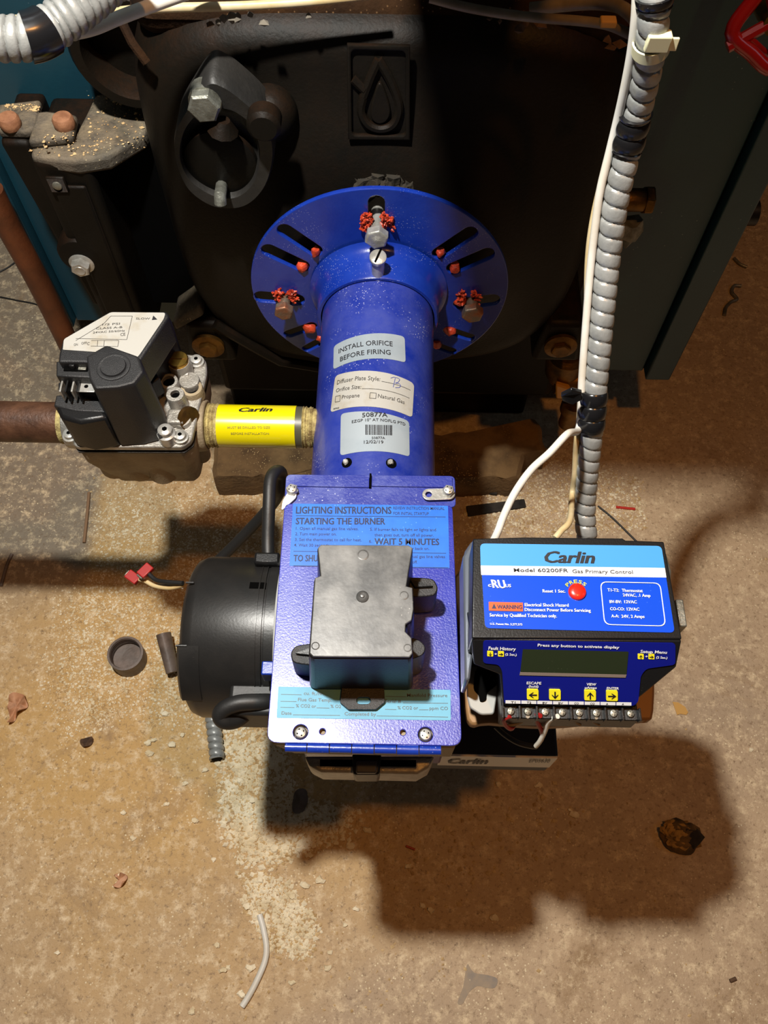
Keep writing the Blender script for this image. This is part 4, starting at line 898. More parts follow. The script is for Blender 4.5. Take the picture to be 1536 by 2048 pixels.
# lower igniter with silver strip
zi = .40
ig = thing('igniter', (.1, .2, zi - .06), 'black igniter box with silver Carlin strip low behind the blue cover', 'igniter')
i0, i1 = gZ(912, 1510, zi), gZ(1117, 1512, zi); ib = gZ(1115, 1440, zi)[1]
MB().box(i0[0] - .03, i1[0], i0[1], ib + .09, zi - .055, zi).build('igniter_case', mat('igniter_black', (.012, .013, .016), .55), ig, bevel=.002)
yq = i0[1]
SI = Flat((0, yq - .0006, zi - .02), (1, 0, 0), (0, 0, 1))
zb2 = gY(1000, 1531, yq)[2]
st2 = MB().box(i0[0] - .012, i1[0] - .0008, yq - .0008, yq + .001, zb2, zi - .0005).build('silver_strip', mat('silver_strip', s(232, 228, 220), .4, .1), ig)
texts(SI, [('Carlin', (896, 1525), (974, 1526), 9.5)], ink, st2, bold=.04, shear=.28, h=.0008)
texts(SI, [('EP05630', (1057, 1523), (1098, 1523.5), 6.5)], ink_gray, st2, bold=.01, h=.0008)

# ================================================================== gas train
PY = .3945
gp = thing('gas_pipe', (-.5, PY, TZ - .02), 'rusty brown horizontal gas pipe entering the valve from the left', 'pipe')
xv = gZ(128, 850, TZ)[0]
MB().cyl((-1.3, PY, TZ), (xv, PY, TZ), .0175, n=40).build('pipe_run', rust_pipe, gp)
MB().cyl((xv - .001, PY, TZ), (xv + .008, PY, TZ), .0182, .0165, 40).build('thread_dope', dope, gp)
x0n, x1n = gZ(412, 850, TZ)[0], TX - TR + .004
np_ = thing('pipe_nipple', ((x0n + x1n) / 2, PY, TZ), 'short pipe nipple in bright yellow Carlin sleeve between valve and burner tube', 'pipe')
MB().cyl((x0n, PY, TZ), (x1n, PY, TZ), .0160, n=40).build('pipe_core', dope, np_)
xa, xb = gZ(440, 850, TZ)[0], gZ(594, 850, TZ)[0]
sv = MB().cyl((xa, PY, TZ), (xb, PY, TZ), .0182, n=56).build('yellow_sleeve', yellow_wrap, np_)
MB().cyl((xb, PY, TZ), (gZ(607, 850, TZ)[0], PY, TZ), .0176, n=40).build('dark_sleeve_end', mat('dark_sleeve_end', s(80, 78, 60), .4), np_)
for (a, b, r, sd) in ((gZ(412, 850, TZ)[0], xa, .0186, 1), (gZ(604, 850, TZ)[0], gZ(627, 850, TZ)[0], .0176, 2)):
    rg = np.random.default_rng(sd); P = [(r * (.93 + .12 * rg.random()), (b - a) * i / 12) for i in range(13)]
    MB().lathe((a, PY, TZ), (1, 0, 0), P, 30).build('thread_dope', dope, np_, smooth=20)
class RoundX:
    def __init__(self, y, z, r): self.y, self.z, self.r = y, z, r
    def uv(self, px, py):
        r = ray(px, py); oy, oz = -self.y, H - self.z
        a = r[1] ** 2 + r[2] ** 2; b = 2 * (oy * r[1] + oz * r[2]); c = oy ** 2 + oz ** 2 - self.r ** 2
        t = (-b - math.sqrt(max(b * b - 4 * a * c, 0))) / (2 * a)
        return np.array([r[0] * t, self.r * math.atan2(oy + r[1] * t, oz + r[2] * t)])
    def w(self, u, v, h=0.0):
        a = v / self.r; R_ = self.r + h; return V(u, self.y + R_ * math.sin(a), self.z + R_ * math.cos(a))
SX = RoundX(PY, TZ, .0182)
texts(SX, [('Carlin', (478, 824), (544, 823), 8)], ink, sv, bold=.03, shear=.28)
texts(SX, [('MUST BE DRILLED TO SIZE', (455, 857), (540, 857), 4.5), ('BEFORE INSTALLATION', (462, 869), (538, 869), 4.5)], mat('olive_print', s(150, 140, 50), .5), sv, bold=.005)

gv = thing('gas_valve', (-.18, PY, .40), 'gas control valve, silver casting with black actuator and white label', 'valve')
ZP = .474
plate = [(134, 866), (150, 893), (365, 894), (383, 880), (414, 745), (412, 720), (395, 710), (345, 706), (330, 720), (240, 700), (150, 700)]
PP = [gZ(x, y, ZP) for x, y in plate]
MB().prism([gZ(*q, ZP) for q in rounded(plate, 8)], (0, 0, -.006)).build('valve_deck', alum, gv, bevel=.0012)
c_ = sum(PP) / len(PP)
MB().loft([[c_ + (p - c_) * V(.74, .8, 1) + V(.002, 0, -.078) for p in PP], [c_ + (p - c_) * V(.86, .9, 1) + V(0, 0, -.050) for p in PP], [c_ + (p - c_) * V(.97, .97, 1) + V(0, 0, -.030) for p in PP], [c_ + (p - c_) * V(.98, .98, 1) + V(0, 0, -.0075) for p in PP]]).build('valve_body', alum_dirty, gv, bevel=.003)
MB().prism([p * 1 + V(0, 0, -.0085) for p in [c_ + (q - c_) * V(1.0, 1.0, 1) for q in PP]], (0, 0, -.0016)).build('valve_gasket', blk_matte, gv)
# ribs and bosses under the deck (front)
for (px, py, r, hh) in ((372, 935, .010, .05), (405, 915, .009, .045), (330, 945, .016, .05), (235, 935, .016, .04), (285, 940, .016, .046)):
    p = gZ(px, py, .405); MB().cyl(p, p + V(0, .004, hh), r * .85, r, 20).build('casting_boss', alum_dirty, gv, bevel=.002)
# outlet and inlet hubs
MB().cyl((gZ(385, 850, TZ)[0], PY, TZ), (x0n + .002, PY, TZ), .0235, .0215, 32).build('outlet_hub', alum_dirty, gv, bevel=.001)
MB().cyl((xv + .004, PY, TZ), (gZ(165, 850, TZ)[0], PY, TZ), .0215, .023, 32).build('inlet_hub', alum, gv, bevel=.001)
# black actuator: tall hexagonal column and boxy block carrying the label
def top_from(bpx, z, tpx):                       # height of the point above bpx that is seen at tpx
    b = gZ(*bpx, z); return gY(*tpx, b[1])[2]
zh = top_from((250, 890), ZP, (190, 778))
hexp = [(172, 712), (212, 689), (277, 712), (287, 742), (268, 766), (236, 774), (190, 777), (178, 756)]
HP = [gZ(*q, zh) for q in rounded(hexp, 5, 3)]
ch = sum(HP) / len(HP)
MB().loft([[ch + (p - ch) * 1.12 + V(0, 0, ZP - zh + .001) for p in HP], [ch + (p - ch) * 1.03 + V(0, 0, -.004) for p in HP], [ch + (p - ch) * .99 + V(0, 0, -.0008) for p in HP], [ch + (p - ch) * .95 for p in HP]]).build('hexagonal_cap', blk_matte, gv, bevel=.0008)
p = gZ(227, 734, zh); MB().lathe(p, (0, 0, 1), [(.0125, 0), (.0122, .0006), (.0105, .0010), (.0095, .0006), (.009, .0018), (.0004, .0020)], 36).build('cap_button', blk_matte, gv, smooth=40)
zl = zh - .004
lblp = [(126, 699), (128, 679), (222, 625), (331, 626), (328, 638), (278, 712), (262, 725), (200, 705), (127, 700)]
blkp = [(116, 724), (118, 706), (126, 676), (219, 622), (334, 622), (346, 640), (352, 672), (355, 700), (325, 735), (287, 742), (190, 730)]
BP = [gZ(*q, zl) for q in blkp]
MB().prism([p for p in [gZ(*q, zl) for q in rounded(blkp[:5] + [(338, 632), (280, 722), (262, 735), (190, 725)], 5)]], (0, 0, -.030)).build('coil_block', blk_matte, gv, bevel=.0025, seg=3)
lower = [(118, 706), (126, 680), (219, 626), (334, 626), (344, 640), (290, 725), (262, 738), (200, 740), (116, 735)]
LP = [gZ(*q, zl - .029) for q in lower]
cl = sum(LP) / len(LP)
MB().loft([[cl + (p - cl) * V(.98, 1.0, 1) + V(.004, -.008, ZP + .001 - zl + .029) for p in LP], LP]).build('actuator_housing', blk, gv, bevel=.003)
# stepped front at left: switch shelf, terminal shelf, lower shelf
for (poly, z, dz, nm) in (([(112, 752), (112, 722), (190, 722), (200, 756)], zl - .008, .03, 'switch_shelf'), ([(107, 812), (112, 790), (190, 786), (210, 824), (150, 822)], zl - .030, .03, 'lower_shelf'), ([(116, 780), (116, 764), (186, 764), (190, 784)], zl - .022, .02, 'terminal_shelf')):
    MB().prism([gZ(*q, z) for q in poly], (0, 0, -dz)).build(nm, blk_matte, gv, bevel=.0012)
MB().prism([gZ(*q, zl - .031) for q in ((108, 806), (200, 806), (215, 835), (160, 845), (120, 835))], (0, 0, -.042)).build('front_apron', blk, gv, bevel=.003)
LS = Flat(V(0, .42, zl), (1, 0, 0), (0, 1, 0))
vl = decal(LS, lblp, white_lbl, gv, .002, .0004, name='rating_label', label='white rating label with fine print')
texts(LS, [('EV1 CONTROL VALVE', (176, 664), (214, 642), 4), ('24VAC 50/60HZ', (182, 672), (226, 648), 4), ('0.50A CLASS B', (192, 677), (236, 652), 4), ('MAX INLET 0.5 PSI', (205, 681), (252, 656), 4), ('TYPE', (228, 647), (244, 640), 4), ('SEE MANUAL', (272, 650), (300, 645), 4)] if False else [('24VAC 50/60Hz', (186, 668), (250, 664), 4), ('CLASS A-B', (192, 660), (245, 657), 4), ('1/2 PSI', (205, 652), (240, 650), 4), ('C', (174, 691), (179, 691), 6), ('OFF', (163, 690), (174, 689), 5), ('ON', (148, 693), (156, 692), 5), ('CE', (241, 673), (251, 672), 6), ('SLOW', (272, 640), (300, 640), 4)], ink_gray, vl, bold=.006, h=.0006)
strokes(LS, [((152, 682), (208, 648)), ((208, 648), (222, 633)), ((222, 633), (265, 633)), ((265, 633), (254, 680)), ((254, 680), (152, 678)), ((183, 682), (238, 682)), ((238, 682), (236, 694)), ((182, 693), (236, 694)), ((196, 682), (195, 693)), ((209, 682), (208, 693))], .9, ink_gray, vl, h=.0006)
decal(LS, [(304, 641), (307, 632), (315, 640)], ink, vl, 0, .0006, name='arrow_mark')
for i, (px) in enumerate((126, 149)):
    p = gZ(px, 776, zl - .018); MB().box(p[0] - .0007, p[0] + .0007, p[1] - .006, p[1] + .006, p[2] - .008, p[2] + .004).build('spade_terminal', steel, gv, bevel=.0003)
    MB().box(p[0] + .004, p[0] + .0052, p[1] - .007, p[1] + .008, p[2] - .008, p[2] + .005).build('terminal_fin', blk, gv)
p = gZ(172, 775, zl - .016); MB().box(p[0] - .007, p[0] + .007, p[1] - .004, p[1] + .006, p[2] - .001, p[2]).build('ground_tab', steel, gv, bevel=.0004)
MB().lathe(p + V(0, .001, .0001), (0, 0, 1), [(.0016, 0), (.0001, .0001)], 14).build('tab_hole', void_m, gv)
p = gZ(150, 736, zl - .0075); MB().box(p[0] - .008, p[0] + .010, p[1] - .003, p[1] + .004, p[2] - .001, p[2] + .0006).build('switch_slot', void_m, gv)
MB().box(p[0] + .003, p[0] + .009, p[1] - .0025, p[1] + .001, p[2], p[2] + .0016).build('switch_toggle', steel_dull, gv, bevel=.0004)
MB().box(p[0] - .003, p[0] + .001, p[1] - .002, p[1] + .006, p[2], p[2] + .005).build('switch_lever', blk, gv, bevel=.0005)
# silver deck details
def barrel(px, py, z, r, h_, m_, name, hole=None, ax=(0, 0, 1)):
    p = gZ(px, py, z); pr = [(r * 1.05, -h_), (r, -.001), (r * .95, 0)]
    if hole: pr += [(hole, 0), (hole, -.004), (.0002, -.004)]
    o = MB().lathe(p, ax, pr, 28, True, True).build(name, m_, gv, smooth=35)
    if hole: MB().lathe(p + V(0, 0, -.0035), ax, [(hole * .98, 0), (.0001, .0001)], 20).build('bore', void_m, o, smooth=0)
    return p
p = barrel(357, 722, ZP + .016, .0094, .016, alum, 'plug_boss'); bp_ = MB().lathe(p, (0, 0, 1), [(.0086, -.001), (.0086, .0022), (.0078, .003), (.0003, .003)], 32).build('brass_plug', brass, gv)
MB().box(p[0] - .008, p[0] + .008, p[1] - .0006, p[1] + .0006, p[2] + .0029, p[2] + .0032).build('plug_slot', brass_old, bp_)
barrel(337, 762, ZP + .014, .0078, .014, alum, 'pressure_tap', .0052)
barrel(350, 788, ZP + .018, .0074, .018, alum, 'pressure_tap', .0038)
barrel(378, 760, ZP + .008, .0085, .008, alum, 'deck_pad')
barrel(383, 775, ZP + .006, .009, .012, alum_dirty, 'side_port', .006)
barrel(363, 838, ZP + .004, .0075, .006, alum, 'deck_pad')
p = gZ(380, 838, ZP + .003); MB().lathe(p, (1, -.6, .4), [(.010, -.004), (.010, 0), (.0065, .0005), (.0003, .0006)], 24).build('brass_port', brass_old, gv)
MB().box(*(lambda q: (q[0] - .007, q[0] + .007, q[1] - .006, q[1] + .006, ZP, ZP + .009))(gZ(368, 752, ZP))).build('web_block', alum, gv, bevel=.002)
MB().box(*(lambda q: (q[0] - .006, q[0] + .008, q[1] - .007, q[1] + .007, ZP, ZP + .008))(gZ(352, 842, ZP))).build('web_block', alum, gv, bevel=.002)
for px, py in ((141, 872), (362, 875), (394, 724)):
    p = gZ(px, py, ZP + .002); MB().lathe(p, (0, 0, 1), [(.0062, -.003), (.0062, .001), (.0046, .0012), (.0046, .0045), (.0036, .005)], 20).build('deck_screw', steel, gv)
    MB().lathe(p + V(0, 0, .0051), (0, 0, 1), [(.0018, 0), (.0001, .0001)], 6).build('screw_socket', void_m, gv, smooth=0)
p = gZ(331, 863, ZP + .012); MB().lathe(p, (0, 0, 1), [(.0075, -.012), (.0075, -.002), (.0058, -.001), (.0058, .003), (.0045, .004)], 20).build('vent_screw', steel, gv)
MB().lathe(p + V(0, 0, .0041), (0, 0, 1), [(.0022, 0), (.0001, .0001)], 6).build('screw_socket', void_m, gv, smooth=0)
MB().prism([gZ(*q, ZP + .012) for q in ((314, 868), (322, 862), (330, 874), (318, 876))], (0, 0, -.004)).build('retainer_clip', blk, gv)
MB().prism([gZ(*q, ZP + .028) for q in ((290, 735), (302, 733), (320, 756), (302, 768))], (0, 0, -.02)).build('side_ear', blk_matte, gv, bevel=.001)

# ================================================================== conduits and cables
def corrugated(name, pts, r, pitch, label, cat, m=galv, sub=14, amp=.15, **kw):
    P = crom(pts, sub); L_ = [0]
    for a, b in zip(P[:-1], P[1:]): L_.append(L_[-1] + np.linalg.norm(b - a))
    tot = L_[-1]; N_ = int(tot / pitch * 14); n = 20; rings = []; u = None
    P = np.array(P); T_ = np.linspace(0, tot, N_)
    Q = np.stack([np.interp(T_, L_, P[:, k]) for k in range(3)], 1)
    for i in range(N_):
        t = nrm(Q[min(i + 1, N_ - 1)] - Q[max(i - 1, 0)])
        if u is None: u, v, _ = basis(t)
        else: u = nrm(u - t * np.dot(u, t)); v = np.cross(t, u)
        rg_ = []
        for k in range(n):
            a = 2 * math.pi * k / n; ph = (T_[i] / pitch + k / n) % 1.0
            prof = max(0.0, math.sin(math.pi * min(ph / .9, 1.0))) ** .3 if ph < .9 else -.25
            rg_.append(Q[i] + (u * math.cos(a) + v * math.sin(a)) * (r * (1 - amp) + r * amp * prof))
        rings.append(rg_)
    o = MB().loft(rings).build(name, m, None, smooth=60, label=label, category=cat, **kw); return o, Q
cpath = []
for (px, py, dia, w_) in ((1176, 1090, .0165, 44), (1170, 1030, .0165, 44.5), (1174, 960, .0165, 45.5), (1184, 860, .0165, 47), (1193, 760, .0165, 48), (1204, 640, .0165, 49), (1216, 520, .0165, 50), (1232, 400, .0165, 51.5), (1256, 300, .0165, 53), (1276, 220, .0165, 55), (1296, 130, .0165, 58), (1306, 50, .0165, 61), (1312, -60, .0165, 64), (1316, -200, .0165, 67)):
    dia = float(np.interp(py, (100, 330, 700, 1000), (.0149, .0152, .0160, .0165)))
    r = ray(px, py); cpath.append(V(0, 0, H) + r * (dia * F_PX / w_))
con, cq = corrugated('flexible_conduit', cpath, .0079, .0096, 'long grey flexible metal conduit rising from the blue-faced control', 'conduit')
def along(px_y):                                  # point of the hanging conduit seen at that image row
    best = None
    for i, q in enumerate(cq):
        c = MW.T @ (q - V(0, 0, H)); y = CY + F_PX * c[1] / c[2]
        if best is None or abs(y - px_y) < best[0]: best = (abs(y - px_y), i)
    return best[1]
def wrap(y0, y1, name, m, lab, r=.0094, amp=.0006, off=0):
    i1, i0 = along(y1), along(y0); ii = list(range(min(i0, i1), max(i0, i1) + 1, 1))
    rg = np.random.default_rng(abs(int(y0))); pts = [cq[i] + V(off, 0, 0) for i in ii]
    rr = [r - .0012 + 2 * amp * abs(math.sin(math.pi * i / 14)) ** .6 for i in ii]
    return MB().tube(pts, rr, 22).build(name, m, None, smooth=50, label=lab, category='tape')
wrap(226, 300, 'electrical_tape', tape, 'black tape wrapped round the upper part of the long conduit', .0098, off=-.001)
t2_ = wrap(782, 856, 'electrical_tape', tape, 'black tape with loose end wrapped low on the long conduit', .0100, off=-.0012)
wrap(-8, 14, 'electrical_tape', tape, 'black tape on the long conduit at the top edge of the photo', .0094)
ta = cq[along(800)]
mb = MB(); P0 = [gY(1163, 786, ta[1] - .006), gY(1143, 782, ta[1] - .010), gY(1122, 792, ta[1] - .008), gY(1124, 802, ta[1] - .009), gY(1145, 808, ta[1] - .012), gY(1165, 800, ta[1] - .008)]
mb.prism(P0, (0, .0025, .001)).build('tape_tail', tape, None, bevel=.0006)
bpy.data.objects['tape_tail'].parent = t2_
tie_c = cq[along(92)]; tdr = nrm(cq[along(80)] - cq[along(105)]) if along(80) != along(105) else V(0, 0, 1)
tie = thing('cable_tie', tie_c, 'cream nylon cable tie cinched round the long conduit near its top', 'cable tie')
MB().lathe(tie_c - tdr * .003, tdr, [(.0084, 0), (.0094, .0), (.0094, .0062), (.0084, .0062)], 30, False, False).build('tie_strap', tie_m, tie)
a_ = gY(1317, 90, tie_c[1] - .010); MB().hexa([a_ + V(x, y, z) for x, y, z in ((-.006, 0, -.0045), (.006, 0, -.0045), (.006, .006, -.0045), (-.006, .006, -.0045))], [a_ + V(x, y, z) for x, y, z in ((-.006, -.001, .0045), (.006, -.001, .0045), (.006, .006, .0045), (-.006, .006, .0045))]).build('tie_head', tie_m, tie, bevel=.0008)
a_ = gY(1340, 90, tie_c[1] - .008); MB().box(a_[0] - .006, a_[0] + .004, a_[1], a_[1] + .0015, a_[2] - .0033, a_[2] + .0033).build('tie_tail', tie_m, tie, bevel=.0004)
# white thermostat cable taped alongside
def beside(py, dx, dy=0.0): q = cq[along(py)]; return q + V(dx, dy, 0)
wire('white_cable', [gZ(985, 1085, .56), gZ(996, 1062, .565), gZ(1008, 1030, .57), gZ(1030, 985, .578), gZ(1062, 940, .585), gZ(1100, 905, .59), gZ(1135, 868, .592), beside(850, -.010, -.004), beside(800, -.0092, -.001), beside(760, -.0098), beside(650, -.0102), beside(540, -.0104), beside(450, -.0102), beside(380, -.0104), beside(300, -.0102), beside(240, -.010), beside(180, -.0098), beside(110, -.009, .002), beside(40, -.008, .004), beside(-60, -.008, .004)], .0025, wire_w, 'white cable running up the left side of the long conduit', 'cable', n=12)
wire('cream_cable', [gZ(1110, 1076, .545), gZ(1122, 1062, .545), gZ(1140, 1040, .54), beside(1000, -.0095, .004), beside(960, -.0085, .004), beside(920, -.009, .004), beside(880, -.0095, .002), beside(850, -.0085, .006), beside(780, -.009, .005), beside(650, -.0092, .005), beside(540, -.0115, .004), beside(470, -.0115, .004), beside(400, -.0095, .006), beside(300, -.008, .006)], .0022, wire_y, 'cream cable bowing out beside the lower end of the long conduit', 'cable', n=12)
# cables across the top
yt = .56
wire('cream_cable', [gY(-60, 44, .50), gY(0, 42, .50), gY(60, 40, .51), gY(180, 40, .53), gY(235, 24, .55), gY(330, 16, .57), gY(480, 12, .58), gY(620, 3, .585), gY(760, -12, .59)], .0030, wire_y, 'cream cable crossing the top edge from the left above the boiler door', 'cable', n=12)
wire('white_cable', [gY(80, 75, .50), gY(175, 60, .515), gY(240, 35, .53), gY(320, 5, .55), gY(420, -30, .57)], .0042, wire_w, 'short white cable passing behind the top left conduit', 'cable', n=12)
wire('grey_cable', [gY(860, -4, .56), gY(930, 14, .555), gY(1010, 28, .55), gY(1080, 36, .54), gY(1160, 42, .53), gY(1215, 50, .52), gY(1258, 68, .505), gY(1272, 74, .50)], .0030, wire_g, 'lower grey cable curving above the door to the long conduit', 'cable', n=12)
wire('grey_cable', [gY(1060, 18, .555), gY(1130, 10, .55), gY(1190, 6, .54), gY(1235, 12, .525), gY(1262, 30, .51), gY(1272, 45, .50)], .0040, wire_g, 'upper thicker grey cable bending down to the long conduit', 'cable', n=12)
MB().box(*(lambda q: (q[0] - .005, q[0] + .005, q[1] - .004, q[1] + .003, q[2] - .0025, q[2] + .002))(gY(1216, 42, .508))).build('tape_scrap', paper_t, None, bevel=.001, label='orange-tan scrap of tape on the grey cable near the conduit', category='tape')
# conduit in the upper left corner
r_ = .0128
lp = [gY(-120, 84, .47), gY(-40, 76, .47), gY(20, 78, .47), gY(70, 72, .475), gY(110, 50, .485), gY(150, 20, .495), gY(200, -20, .51), gY(270, -80, .53)]
co2, q2 = corrugated('flexible_conduit', lp, r_, .0056, 'short stretch of thick grey flexible conduit in the top left corner', 'conduit', amp=.14)
def near(Q, px, py):
    best = None
    for i, q in enumerate(Q):
        c = MW.T @ (q - V(0, 0, H)); d = (CX + F_PX * c[0] / c[2] - px) ** 2 + (CY + F_PX * c[1] / c[2] - py) ** 2
        if best is None or d < best[0]: best = (d, i)
    return best[1]
i0, i1 = near(q2, 52, 75), near(q2, 96, 58)
MB().tube([q2[i] for i in range(i0, i1, 2)], r_ + .0012, 24).build('electrical_tape', tape, None, label='glossy black tape round the thick conduit in the top left corner', category='tape')
MB().prism([gY(48, 24, .49), gY(90, 14, .49), gY(96, 28, .488), gY(60, 46, .488)], (0, .002, 0)).build('tape_flag', tape, None, label='loose flag of black tape standing above the top left conduit', category='tape')

# leaning aged pipe on the far left
yp = .66
wire('vertical_pipe', [gY(-20, 380, yp), gY(18, 455, yp), gY(75, 560, yp), gY(131, 675, yp), gY(185, 790, yp)], .0128, copper_old, 'aged orange-brown vertical pipe left of the boiler', 'pipe', n=24)

# valve with yellow handle under the boiler, behind the tape
bv = thing('boiler_drain_valve', gY(1130, 780, .66), 'old brass drain valve with yellow handle behind the long conduit', 'valve')
p = gY(1130, 725, .66)
MB().lathe(p + V(0, 0, -.035), (0, 0, 1), [(.014, 0), (.016, .004), (.016, .012), (.022, .016), (.024, .03), (.024, .05), (.018, .056)], 28).build('valve_body', brass_old, bv)
MB().lathe(gY(1140, 830, .64) + V(0, 0, -.02), (0, 0, 1), [(.012, 0), (.012, .03), (.016, .032), (.016, .05)], 24).build('hose_outlet', brass_old, bv)
MB().prism([gY(1112, 770, .63), gY(1140, 778, .63), (gY(1150, 800, .63)), gY(1112, 798, .63)], (0, .008, 0)).build('yellow_lever', valve_y, bv, bevel=.002)
MB().lathe(gY(1140, 762, .65) + V(-.02, 0, 0), (1, 0, 0), [(.017, 0), (.017, .05)], 24).build('side_port', brass_old, bv, bevel=.001)

# red wheel handle, top right
rv = thing('gate_valve', gY(1530, 50, .58), 'red wheel handle of a valve at the top right corner', 'valve')
hc = gY(1552, 40, .575)
mb = MB(); P = []
for i in range(8):
    a = 2 * math.pi * i / 8 + .25; rr = .029 if i % 2 == 0 else .022; P.append(hc + V(math.cos(a) * rr, math.sin(a) * rr * .4, math.sin(a) * rr))
cl_ = crom(P, 5, True); mb.tube(cl_ + [cl_[0], cl_[1]], .0052, 12)
mb.build('wheel_rim', redp, rv, smooth=60)
for k in range(4):
    a = 2 * math.pi * k / 4 + .5; MB().tube([hc, hc + V(math.cos(a) * .033, math.sin(a) * .0135, math.sin(a) * .033)], .0042, 8).build('wheel_spoke', redp, rv)
MB().cyl(hc + V(0, -.004, 0), hc + V(0, .12, -.02), .009, n=18).build('valve_stem', brass, rv)
wire('red_wire', [gY(1500, 78, .57), gY(1515, 92, .572), gY(1530, 104, .575), gY(1560, 118, .58)], .0026, redp, 'red strand hanging below the red wheel handle', 'wire')

# shelf added unseen above the frame, so that its edge shades the right side
MB().hexa([(-.058, .392, .925), (.135, .392, .925), (.135, .83, .925), (-.058, .83, .925)], [(-.058, .392, .94), (.135, .392, .94), (.135, .83, .94), (-.058, .83, .94)]).build('shade_shelf', teal, boiler, bevel=.002)
# ================================================================== things on the floor
bk = MB()
zb0 = .052
pb = [gZ(*q, zb0) for q in ((425, 868), (640, 866), (860, 868), (1010, 862), (1075, 838), (1086, 858), (1092, 900), (1050, 912), (1040, 955), (640, 958), (424, 952))]
def block_mesh():
    rg = np.random.default_rng(4); P = []
    for a, b in zip(pb, pb[1:] + pb[:1]):
        n = max(2, int(np.linalg.norm(b - a) / .012))
        for i in range(n): P.append(a + (b - a) * i / n + V(*(rg.normal(size=3) * (.0018, .0018, .0008))))
    c = sum(P) / len(P)
    return MB().loft([[V(p[0], p[1], 0) for p in P], [V(p[0] + .001 * rg.normal(), p[1] - .001, .02) for p in P], [p + V(0, 0, -.006) for p in P], [c + (p - c) * .97 for p in P], [c + (p - c) * .5 + V(0, 0, .002) for p in P]])
block_mesh().build('refractory_block', block_m, None, smooth=30, label='rough brown burnt block lying under the front of the boiler', category='block')
def onfloor(px, py, z=0.0): return gZ(px, py, z)
# threaded plastic cap
c0 = onfloor(261, 1322); c0[2] = 0
cap = thing('thread_cap', c0, 'dark grey threaded plastic cap standing open on the floor left of the motor', 'cap')
MB().lathe(c0, (.05, 0, 1), [(.0195, 0), (.0215, .002), (.0222, .032), (.0195, .0322), (.0185, .029), (.0198, .028), (.0185, .025), (.0198, .024), (.0185, .021), (.0195, .012), (.0002, .011)], 44, True, True).build('cap_shell', plug_m, cap, smooth=35)
MB().lathe(c0 + V(0, 0, .0115), (0, 0, 1), [(.0192, 0), (.0002, .0006)], 36).build('cap_floor', plug_m, cap)
# grey paper/metal tube offcut
a, b = onfloor(345, 1345, .012), onfloor(327, 1268, .026)
tb2 = thing('tube_offcut', V(a[0], a[1], 0), 'rough grey-brown tube offcut leaning beside the left edge of the motor', 'tube')
ax = nrm(b - a); u, v, w = basis(ax)
def ring(c, r, k=1.0): return [c + (u * math.cos(t) * .62 + v * math.sin(t)) * r for t in np.linspace(0, 2 * math.pi, 24, endpoint=False)]
MB().loft([ring(a, .0128), ring(b, .0150), ring(b, .0132), ring(b - ax * .03, .0125)], True, True).build('tube_wall', plug_m, tb2, smooth=50)
MB().loft([ring(b - ax * .004, .0128), ring(b - ax * .0045, .0001)]).build('tube_bore', void_m, tb2)
# cut piece of conduit
cp = [onfloor(424, 1425, .0095), onfloor(428, 1460, .0095), onfloor(432, 1495, .0095), onfloor(434, 1518, .0095)]
cpo, _q = corrugated('conduit_offcut', cp, .0095, .0082, 'short cut piece of grey flexible conduit on the floor below the motor', 'conduit', amp=.2)
eo = _q[-1]; MB().cyl(eo - nrm(_q[-1] - _q[-3]) * .001, eo + nrm(_q[-1] - _q[-3]) * .0006, .0068, n=18).build('cut_end', void_m, cpo)
# white cable offcut
wire('cable_offcut', [onfloor(519, 1829, .003), onfloor(527, 1858, .003), onfloor(533, 1895, .003), onfloor(529, 1925, .003), onfloor(512, 1965, .003), onfloor(497, 1993, .003), onfloor(484, 2013, .003)], .0034, wire_w, 'bent white cable offcut lying on the bare floor at the bottom', 'cable', n=12)
# leaf, leaf scrap
def leaf(pts, name, lab, lift=.010, m_=leaf_m, seed=1):
    P = [onfloor(*p) for p in crom(pts, 4, True)]; c = sum(P) / len(P); rg = np.random.default_rng(seed); mb = MB(); rings = []
    for k in (1.0, .75, .5, .25, .02):
        rings.append([V(*(c + (p - c) * k)[:2], .001 + lift * (k ** 1.5) * (0.5 + .5 * math.sin(i * .9 + seed)) + .004 * (1 - k)) for i, p in enumerate(P)])
    rings2 = [[p + V(0, 0, .0008) for p in r] for r in rings]
    mb.loft([rings[0]] + rings2, True, True)
    return mb.build(name, m_, None, smooth=60, label=lab, category='leaf')
leaf([(30, 1392), (48, 1390), (58, 1402), (55, 1418), (38, 1432), (26, 1448), (20, 1446), (24, 1425), (18, 1408)], 'dry_leaf', 'curled dry tan leaf on the floor at the left edge', .012)
leaf([(232, 1750), (244, 1746), (256, 1752), (252, 1766), (240, 1776), (230, 1772), (238, 1760)], 'dry_leaf', 'small crumpled brown leaf scrap on the floor left of the gravel', .008, seed=3)
leaf([(168, 1478), (188, 1476), (184, 1490), (172, 1496), (163, 1490)], 'dry_leaf', 'dark brown curled leaf scrap below the threaded cap', .006, rubble_m, 4)
leaf([(590, 1585), (612, 1580), (616, 1605), (605, 1625), (586, 1624)], 'dry_leaf', 'grey leaf scrap in the black shadow under the burner', .004, plug_m, 6)
